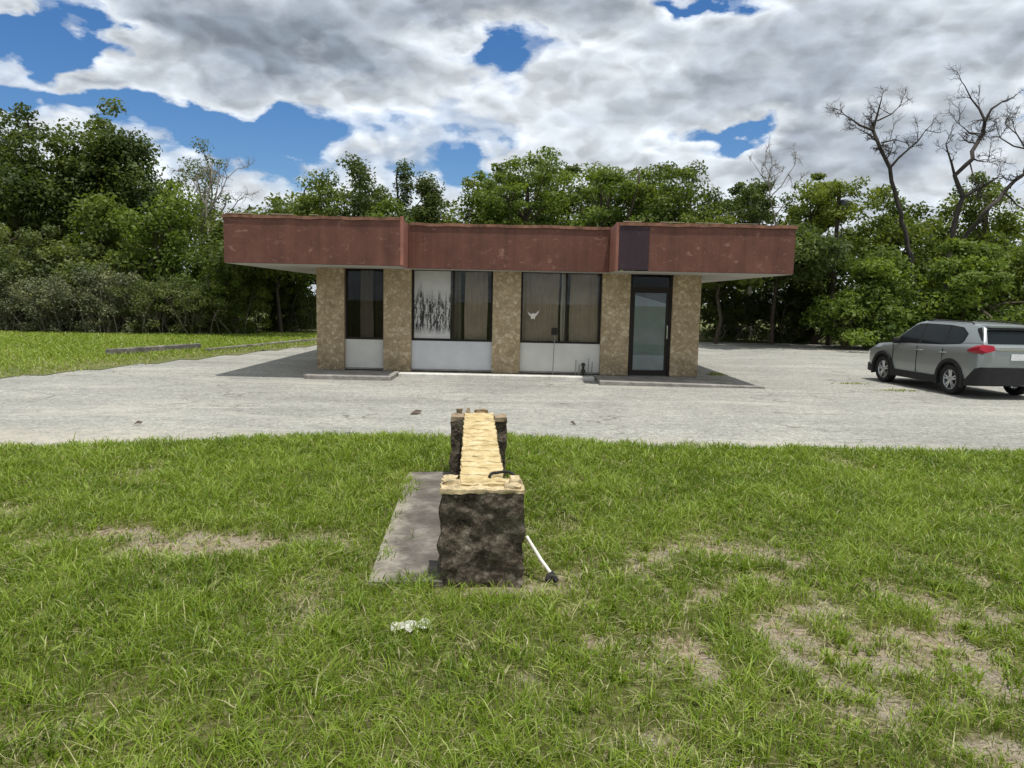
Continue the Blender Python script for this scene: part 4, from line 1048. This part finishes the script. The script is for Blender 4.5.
# right wood
grow_tree('broadleaf_tree', 'yellow green open-crowned tree by the dark utility pole', 'tree', 822, 36, 178, 43, M['leaf_lime'], 62, .62, 75, .24, .45, 'bark', .14, seed=22, group=G, flat=.5)
grow_tree('broadleaf_tree', 'green tree behind the left of the two bare tall trees', 'tree', 893, 58, 180, 45, M['leaf_mid'], 75, .9, 110, .25, .2, seed=23, group=G, shape='dome', tone=.3)
grow_tree('broadleaf_tree', 'green tree behind the forked bare tree at the far right', 'tree', 985, 64, 174, 45, M['leaf_mid'], 85, .9, 110, .25, .2, seed=24, group=G, shape='dome', tone=.3)
grow_tree('broadleaf_tree', 'shaded dark tree seen just right of the building corner', 'tree', 722, 50, 246, 38.2, M['leaf_mid'], 90, .85, 120, .25, .52, trunk_r=.10, yr=5.5, seed=25, group=G)
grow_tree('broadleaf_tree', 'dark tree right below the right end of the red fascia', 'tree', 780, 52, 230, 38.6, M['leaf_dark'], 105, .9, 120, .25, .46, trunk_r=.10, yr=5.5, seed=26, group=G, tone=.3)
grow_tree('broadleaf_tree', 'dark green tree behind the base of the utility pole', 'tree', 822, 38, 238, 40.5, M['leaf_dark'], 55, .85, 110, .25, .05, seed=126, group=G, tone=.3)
grow_tree('large_shrub', 'big leafy bush behind the front of the car', 'shrub', 880, 52, 244, 36.5, M['leaf_bright'], 75, .8, 125, .23, .02, seed=27, group='big shrubs at the right', shape='dome', flat=.5, tone=.3)
grow_tree('large_shrub', 'tall leafy bush behind the rear of the car at the right edge', 'shrub', 968, 62, 238, 35.5, M['leaf_bright'], 95, .8, 125, .23, .02, seed=28, group='big shrubs at the right', shape='dome', flat=.5, tone=.3)
grow_tree('large_shrub', 'lower yellowish bush between the utility pole and the car', 'shrub', 850, 36, 285, 35.5, M['leaf_bright'], 40, .65, 110, .2, .02, seed=29, group='big shrubs at the right', flat=.6)
grow_tree('large_shrub', 'bush cut by the right edge of the picture, behind the car', 'shrub', 1052, 60, 232, 36, M['leaf_mid'], 75, .85, 115, .24, .02, seed=30, group='big shrubs at the right', flat=.6)

# grey brush along the wood edge
def brush(px, hw, top, D, mat, label, seed, nl=34):
    rg = np.random.default_rng(seed+500); P = at(px, top, D); rx = hw/FPX*D
    root = thing('scrub_bush', label, 'shrub', (P.x, D, 0), 0, 'scrub along the field edge')
    mb = MB(); C = []
    for i in range(46):
        a = (rg.normal()*rx*.28, rg.normal()*.4, 0); hgt = P.z*(.40+.62*rg.random()**1.3)
        b = (a[0]+rg.normal()*rx*.42, a[1]+rg.normal()*.6, hgt)
        pts = limb(mb, a, b, .022, .006, rg, .1, 5)
        for k in (2, 3, 4):
            e_ = pts[k]+np.array([rg.normal()*.4, rg.normal()*.4, .2+.5*rg.random()]); mb.tube([pts[k], e_], [.010, .004], 4, False)
            C.append(e_)
        C.append(np.array(b)); C.append(np.array(a)+np.array([rg.normal()*.4, rg.normal()*.3, .15+.5*rg.random()]))
    C = np.array(C); link('foliage', leaf_mesh('foliage', C, np.full(len(C), .34), int(nl*1.3), .115, seed=seed, tone_c=.25), mat, root)
    mb.build('stems', M['twig'], root, 0, True, 60)
for i, (px, hw, top, D, mt, lb) in enumerate([
    (14, 36, 280, 35.6, 'leaf_grey', 'grey-brown scrub bush at the left picture edge of the field'),
    (55, 30, 284, 35.3, 'leaf_grey', 'grey twiggy scrub bush second from the left picture edge'),
    (108, 26, 276, 35.2, 'leaf_grey', 'tall grey twiggy scrub bush below the olive thicket'),
    (150, 32, 286, 35.6, 'leaf_olive', 'olive scrub bush in front of the bright green tree'),
    (192, 30, 284, 36.0, 'leaf_olive', 'greenish scrub bush below the thin-crowned tree'),
    (232, 30, 272, 36.6, 'leaf_mid', 'greener scrub bush left of the building overhang'),
    (285, 40, 284, 41.5, 'leaf_dark', 'dark scrub bush in shade left of the building corner'),
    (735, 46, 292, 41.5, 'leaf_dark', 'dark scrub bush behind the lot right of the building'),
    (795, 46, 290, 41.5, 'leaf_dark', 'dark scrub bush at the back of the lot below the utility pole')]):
    brush(px, hw, top, D, M[mt], lb, i, 60 if mt in ('leaf_dark', 'leaf_mid') else 34)

# far woodland mass closing the view at ground level
rg = np.random.default_rng(77); n = 640
C = np.stack([rg.uniform(-52, 52, n), rg.uniform(47, 60, n), rg.uniform(.3, 7.4, n)], 1)
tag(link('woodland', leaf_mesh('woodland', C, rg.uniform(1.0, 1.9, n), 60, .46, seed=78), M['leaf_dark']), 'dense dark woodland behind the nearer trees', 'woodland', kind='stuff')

# bare trees
def bare_tree(label, main, D, mat, r0, seed, twig_n=3, depth=3, name='bare_tree', tl=1.0):
    """main: list of (polyline of pixels, r_start, r_end); depth offsets are spread so the tree has volume"""
    rg = np.random.default_rng(seed); b = at(main[0][0][0][0], main[0][0][0][1], D)
    base = Vector((b.x, D, 0)); root = thing(name, label, 'tree', base, 0, 'leafless trees')
    tm = MB(); bm_ = MB()
    def twigs(p, d, L, r, lev):
        if lev == 0 or L < .12: return
        nseg = 4; pts = [np.array(p)]; dd = np.array(d)/np.linalg.norm(d)
        for i in range(nseg):
            dd = dd + rg.standard_normal(3)*.30 + np.array([0, 0, .06]); dd /= np.linalg.norm(dd); pts.append(pts[-1]+dd*L/nseg)
        bm_.tube(pts, [r*(1-.72*i/nseg) for i in range(nseg+1)], 5, False)
        for i in range(1, nseg+1):
            for _ in range(2 if rg.random() < .6 else 1):
                nd = dd + rg.standard_normal(3)*.75; twigs(pts[i], nd, L*(.45+.25*rg.random()), r*.5, lev-1)
    for mi, (poly, ra, rb) in enumerate(main):
        yo = 0 if mi == 0 else rg.uniform(-.2, .2)
        W = []
        for i, (px, py) in enumerate(poly):
            w = at(px, py, D + yo*i*1.2 + (rg.normal()*.25 if i > 0 else 0)) - base
            W.append(np.array(w))
        if mi == 0: W = [np.array((W[0][0]*1.0, W[0][1], -.1))] + W
        # refine with crookedness
        Q = [W[0]]
        for a, c in zip(W[:-1], W[1:]):
            s = max(1, int(np.linalg.norm(c-a)/.5))
            for k in range(1, s+1):
                Q.append(a+(c-a)*k/s + (rg.standard_normal(3)*.07 if k < s else 0))
        rad = [ra+(rb-ra)*i/(len(Q)-1) for i in range(len(Q))]
        rad = [r_*.9 for r_ in rad]
        (tm if mi == 0 else bm_).tube(Q, rad, 7)
        start = int(len(Q)*.45) if mi else int(len(Q)*.85)
        for i in range(start, len(Q)):
            for _ in range(twig_n if i > len(Q)*.6 else 1):
                if rg.random() < .75:
                    d = Q[i]-Q[i-1]; d = d/np.linalg.norm(d) + rg.standard_normal(3)*.75
                    twigs(Q[i], d, tl*(.42+.55*rg.random()), max(.024, rad[i]*.45), depth)
    tm.build('trunk', mat, root, 0, True, 60); bm_.build('branches', mat, root, 0, True, 60)
def Z(pts): return [(780+x/2.955, 70+y/2.955) for x, y in pts]
bare_tree('bare dead tree with fan-shaped twig crown, leftmost of the bare trees at right', [
    (Z([(390,560),(372,480),(340,360),(325,290),(290,215),(275,178)]), .16, .10), (Z([(275,178),(235,163),(190,132)]), .08, .03), (Z([(275,178),(288,130),(300,85)]), .08, .03),
    (Z([(288,150),(330,130),(350,110)]), .05, .02), (Z([(326,288),(350,260),(382,232),(430,178)]), .08, .025), (Z([(290,215),(262,190),(225,170)]), .05, .02), (Z([(300,215),(340,205),(372,215)]), .05, .02)], 40.5, M['bark_dead'], .2, 1)
bare_tree('bare dead tree with crooked forked limbs, tallest at the right', [
    (Z([(500,560),(512,470),(542,375),(516,312),(570,262),(600,190),(606,150)]), .19, .10), (Z([(606,150),(565,85),(545,45)]), .08, .025), (Z([(606,150),(655,95),(690,80)]), .08, .025),
    (Z([(516,312),(497,245),(490,220)]), .08, .03), (Z([(570,262),(612,272),(618,255)]), .05, .02), (Z([(542,375),(600,345),(642,318)]), .10, .05), (Z([(560,270),(575,330),(580,350)]), .05, .02), (Z([(600,190),(560,185),(530,160)]), .05, .02)], 39.5, M['bark_dead'], .2, 2)
bare_tree('bare leaning dead tree cut by the right picture edge', [
    (Z([(520,560),(548,488),(600,425),(660,362),(721,308),(790,260)]), .17, .09), (Z([(660,362),(700,400),(740,420)]), .07, .03), (Z([(721,308),(735,235),(690,225),(650,200)]), .08, .03), (Z([(740,260),(700,190),(665,160)]), .06, .02), (Z([(790,260),(800,180),(780,120)]), .06, .02)], 38.5, M['bark_dead'], .2, 3)
bare_tree('slender pale bare tree left of the red roof corner', [
    ([(208,300),(208,230),(206,200),(212,172)], .11, .05), ([(206,215),(222,190),(238,168)], .05, .015), ([(206,205),(196,185),(186,172)], .05, .015), ([(208,235),(226,215),(245,195)], .05, .015)], 41, M['bark_pale'], .12, 4, 2, 3)
bare_tree('wispy pale bare tree rising above the right roof end', [
    ([(776,300),(776,225),(770,190),(772,165)], .10, .03), ([(772,195),(788,175),(796,158)], .04, .012), ([(772,190),(758,170),(750,158)], .04, .012), ([(776,215),(792,200),(800,180)], .04, .012), ([(772,180),(765,166),(766,152)], .03, .01)], 45, M['bark_pale'], .1, 5, 2, 3)

# utility pole
pp_ = at(832, 330, 39.0)
pl = thing('utility_pole', 'dark wooden utility pole with a grey transformer at the wood edge right of the roof', 'utility pole', (at(831, 300, 39).x, 39.0, 0))
zt = at(833, 188, 39).z
m_ = MB(); m_.tube([(0,0,-.2),(.03,0,zt*.5),(.06,0,zt)], [.15,.12,.09], 10); m_.build('pole', M['wood_pole'], pl, 0, True)
m_ = MB(); zq = at(838, 208, 39).z
m_.lathe([(zq-.40, 0.0), (zq-.40, .19), (zq-.35, .21), (zq+.33, .21), (zq+.40, .16), (zq+.43, 0.0)], 'z', 18, (.30, -.1, 0), False); m_.build('transformer', M['xformer'], pl, 0, True)
rgp = np.random.default_rng(9); C = np.stack([rgp.normal(0, .7, 26), rgp.normal(0, .4, 26), rgp.uniform(zt-1.5, zt+.5, 26)], 1)
link('vine', leaf_mesh('vine', C, np.full(26, .45), 50, .2, seed=91), M['leaf_lime'], pl)

# weeds on the roof edge and in lot cracks
def weed(loc, label, w, d, h, nb, mat, group, dry):
    x = RNG.normal(0, w*.5, nb); y = RNG.normal(0, d*.5, nb)
    tone = np.where(RNG.random(nb) < dry, .8+.2*RNG.random(nb), .2+.4*RNG.random(nb))
    o = blades('weed', x, y, np.zeros(nb), h*(.4+.6*RNG.random(nb))*np.exp(-(x/w)**2), np.full(nb, .016), .3+1.2*RNG.random(nb), tone, mat)
    o.location = loc; tag(o, label, 'weed', group)
for px, w, h, lb in [(300, .5, .16, 'dry weed tuft on the roof edge above the left overhang'), (450, .35, .10, 'small weed tuft on the roof edge right of the left joint'), (575, .5, .12, 'weed tuft on the roof edge left of the plum panel'), (690, .3, .12, 'weed tuft on the roof edge above the red right fascia')]:
    P = at(px, 222, 18.9); weed((P.x, 19.05 if 405 < px < 612 else 17.9, ZTOP-.04), lb, w, .05, h, 70, M['grass'], 'weeds on the roof', .6)
for px, py, w, d, h, nb, lb in [(716, 375, .35, .25, .13, 140, 'green weeds growing at the right foot of the building corner'), (852, 384, .6, .15, .08, 120, 'low weeds in the asphalt crack left of the car'), (900, 391, .7, .18, .09, 160, 'low weeds in the asphalt beside the car')]:
    P = on_ground(px, py); weed((P.x, P.y, 0), lb, w, d, h, nb, M['grass'], 'weeds on the car park', .4)

# ------------------------------------------------------------------ light and sky
SUN = Vector((.15, -.19, 1.0)).normalized()
ld = bpy.data.lights.new('sun', 'SUN'); ld.energy = 3.9; ld.angle = R(.53); ld.color = (1.0, .965, .91)
so = bpy.data.objects.new('sun', ld); COL.objects.link(so)
so.rotation_euler = SUN.to_track_quat('Z', 'Y').to_euler(); so.location = (0, 0, 60)
W = bpy.data.worlds.new("World"); scene.world = W; W.use_nodes = True
nt = W.node_tree; nt.nodes.clear()
class WT(NT):
    def __init__(s): s.t = nt; s.n = nt.nodes; s.l = nt.links; s.out = nt.nodes.new('ShaderNodeOutputWorld')
w = WT()
sky = w.node('ShaderNodeTexSky', sky_type='NISHITA'); sky.sun_disc = False
sky.sun_elevation = math.asin(SUN.z); sky.sun_rotation = math.atan2(SUN.x, SUN.y); sky.altitude = 20; sky.air_density = 1.0; sky.dust_density = .4; sky.ozone_density = 2.0
hs = w.node('ShaderNodeHueSaturation', {'Saturation': 1.3, 'Value': 1.0, 'Color': sky.outputs[0]}).outputs[0]
hs = w.mix(1.0, hs, (.80, .87, 1.0), 'MULTIPLY')
bg1 = w.node('ShaderNodeBackground', {'Color': hs, 'Strength': .10})
dirv = w.node('ShaderNodeTexCoord').outputs['Generated']
sx = w.node('ShaderNodeSeparateXYZ', {0: dirv})
az = w.math('ARCTAN2', sx.outputs[0], sx.outputs[1]); el = w.math('ARCSINE', sx.outputs[2])
def azel(px, py):
    d = ray(px, py).normalized(); return math.atan2(d.x, d.y), math.asin(d.z)
def blob(px, py, rx, ry, amp):
    a, e_ = azel(px, py); kx = FPX/(rx*2.3); ky = FPX/(ry*2.3)
    q = w.node('ShaderNodeVectorMath', {0: ae, 1: (kx, ky, 0), 2: (-a*kx, -e_*ky, 0)}, operation='MULTIPLY_ADD').outputs[0]
    gd = w.node('ShaderNodeTexGradient', {'Vector': q}, gradient_type='QUADRATIC_SPHERE').outputs[1]
    return gd, amp
mp = w.node('ShaderNodeMapping', {'Vector': dirv, 'Scale': (1, 1, 1.9)}).outputs[0]
nz = w.node('ShaderNodeTexNoise', {'Vector': mp, 'Scale': 9.0, 'Detail': 2, 'Roughness': .6})
sep = w.node('ShaderNodeSeparateColor', {0: nz.outputs[1]})
nzf = w.node('ShaderNodeTexNoise', {'Vector': mp, 'Scale': 28.0, 'Detail': 3, 'Roughness': .6})
sepf = w.node('ShaderNodeSeparateColor', {0: nzf.outputs[1]})
def warp(base, c1, c2, a1, a2):
    return w.math('ADD', base, w.math('ADD', w.math('MULTIPLY', w.math('SUBTRACT', c1, .5), a1), w.math('MULTIPLY', w.math('SUBTRACT', c2, .5), a2)))
az_w = warp(az, sep.outputs[0], sepf.outputs[0], .22, .06)
el_w = warp(el, sep.outputs[1], sepf.outputs[1], .11, .035)
ae = w.node('ShaderNodeCombineXYZ', {0: az_w, 1: el_w, 2: 0.0}).outputs[0]
holes = [(35,38,70,34,-2.2),(112,40,26,12,-.9),(212,122,66,17,-2.0),(487,45,56,20,-1.9),(724,130,50,11,-2.0),(466,172,26,16,-1.4),(692,2,60,14,-2.2),(40,90,55,6,-1.1),(1022,110,18,14,-1.2),(268,158,26,16,-.9),(410,50,40,8,-.4)]
grey = [(95,74,85,13,1.5),(150,22,60,22,.8),(8,8,22,12,1.6),(310,60,140,34,1.25),(470,10,220,30,1.15),(890,35,170,40,.85),(900,150,170,45,.85),(640,15,110,20,.4),(800,110,90,40,.5),(610,95,140,40,.25),(300,40,60,20,.3)]
lights = [(340,130,110,42,-.75),(110,66,70,20,-.45),(440,120,70,40,-.5),(640,60,130,22,-.3),(580,150,110,20,-.3),(885,108,46,13,-.75),(250,175,80,30,-.4),(1000,165,40,40,-.5),(60,105,70,12,-.3),(560,60,90,30,-.25)]
tot = .95
for b_ in holes+grey+lights:
    gd, amp = blob(*b_); tot = w.math('MULTIPLY_ADD', gd, amp, tot)
wv = w.node('ShaderNodeVectorMath', {0: nz.outputs[1], 'Scale': .10}, operation='SCALE').outputs[0]
wf = w.node('ShaderNodeVectorMath', {0: nzf.outputs[1], 'Scale': .03}, operation='SCALE').outputs[0]
wsum = w.node('ShaderNodeVectorMath', {0: wv, 1: wf}, operation='ADD').outputs[0]
def puffs(off):
    m2_ = w.node('ShaderNodeMapping', {'Vector': dirv, 'Scale': (1, 1, 1.7), 'Location': off}).outputs[0]
    vv = w.node('ShaderNodeVectorMath', {0: m2_, 1: wsum}, operation='ADD').outputs[0]
    vo = w.node('ShaderNodeTexVoronoi', {'Vector': vv, 'Scale': 12.0, 'Detail': 1.0, 'Roughness': .6, 'Lacunarity': 2.3}, feature='F1')
    return w.math('SUBTRACT', 1.0, vo.outputs[0])
n1 = w.noise(mp, 6.0, 6, .60); n2 = w.noise(mp, 40.0, 3, .6)
p1 = puffs((0, 0, 0)); p2 = puffs((.003, 0, .022))
T_ = w.math('ADD', tot, w.math('MULTIPLY', w.math('SUBTRACT', n1, .5), 2.0))
T_ = w.math('ADD', T_, w.math('MULTIPLY', w.math('SUBTRACT', p1, .55), .40))
T_ = w.math('ADD', T_, w.math('MULTIPLY', w.math('SUBTRACT', n2, .5), .22))
alpha = w.ramp(T_, [(-.0, 0.0), (.12, .22), (.30, .62), (.62, 1.0)], 'EASE')
thick = w.ramp(w.math('MULTIPLY', T_, .5), [(.02, (.66, .73, .81)), (.16, (.80, .845, .89)), (.32, (.71, .76, .81)), (.47, (.62, .67, .725)), (.70, (.43, .48, .545)), (.98, (.24, .28, .335))])
lit = w.math('ADD', 1.0, w.math('MULTIPLY', w.math('SUBTRACT', p1, p2), .75))       # clouds are brighter on the side that faces up
lit = w.math('ADD', lit, w.math('MULTIPLY', w.math('SUBTRACT', n2, .5), .12))
lit = w.math('MINIMUM', w.math('MAXIMUM', lit, .74), 1.5)
cc = w.node('ShaderNodeCombineColor', {0: lit, 1: lit, 2: lit}).outputs[0]
ccol = w.mix(1.0, thick, cc, 'MULTIPLY')
bg2 = w.node('ShaderNodeBackground', {'Color': ccol, 'Strength': 1.0})
mixs = w.node('ShaderNodeMixShader', {0: alpha, 1: bg1.outputs[0], 2: bg2.outputs[0]})
w.l.new(mixs.outputs[0], w.out.inputs[0])
W.cycles.sampling_method = 'MANUAL'; W.cycles.sample_map_resolution = 256

scene.view_settings.view_transform = 'Standard'; scene.view_settings.look = 'None'
scene.view_settings.exposure = 0.12; scene.view_settings.gamma = 1.0; scene.view_settings.use_curve_mapping = False
scene.render.engine = 'CYCLES'
scene.cycles.use_denoising = True
scene.cycles.max_bounces = 6; scene.cycles.diffuse_bounces = 2; scene.cycles.glossy_bounces = 3; scene.cycles.transparent_max_bounces = 8; scene.cycles.transmission_bounces = 4
scene.cycles.caustics_reflective = False; scene.cycles.caustics_refractive = False
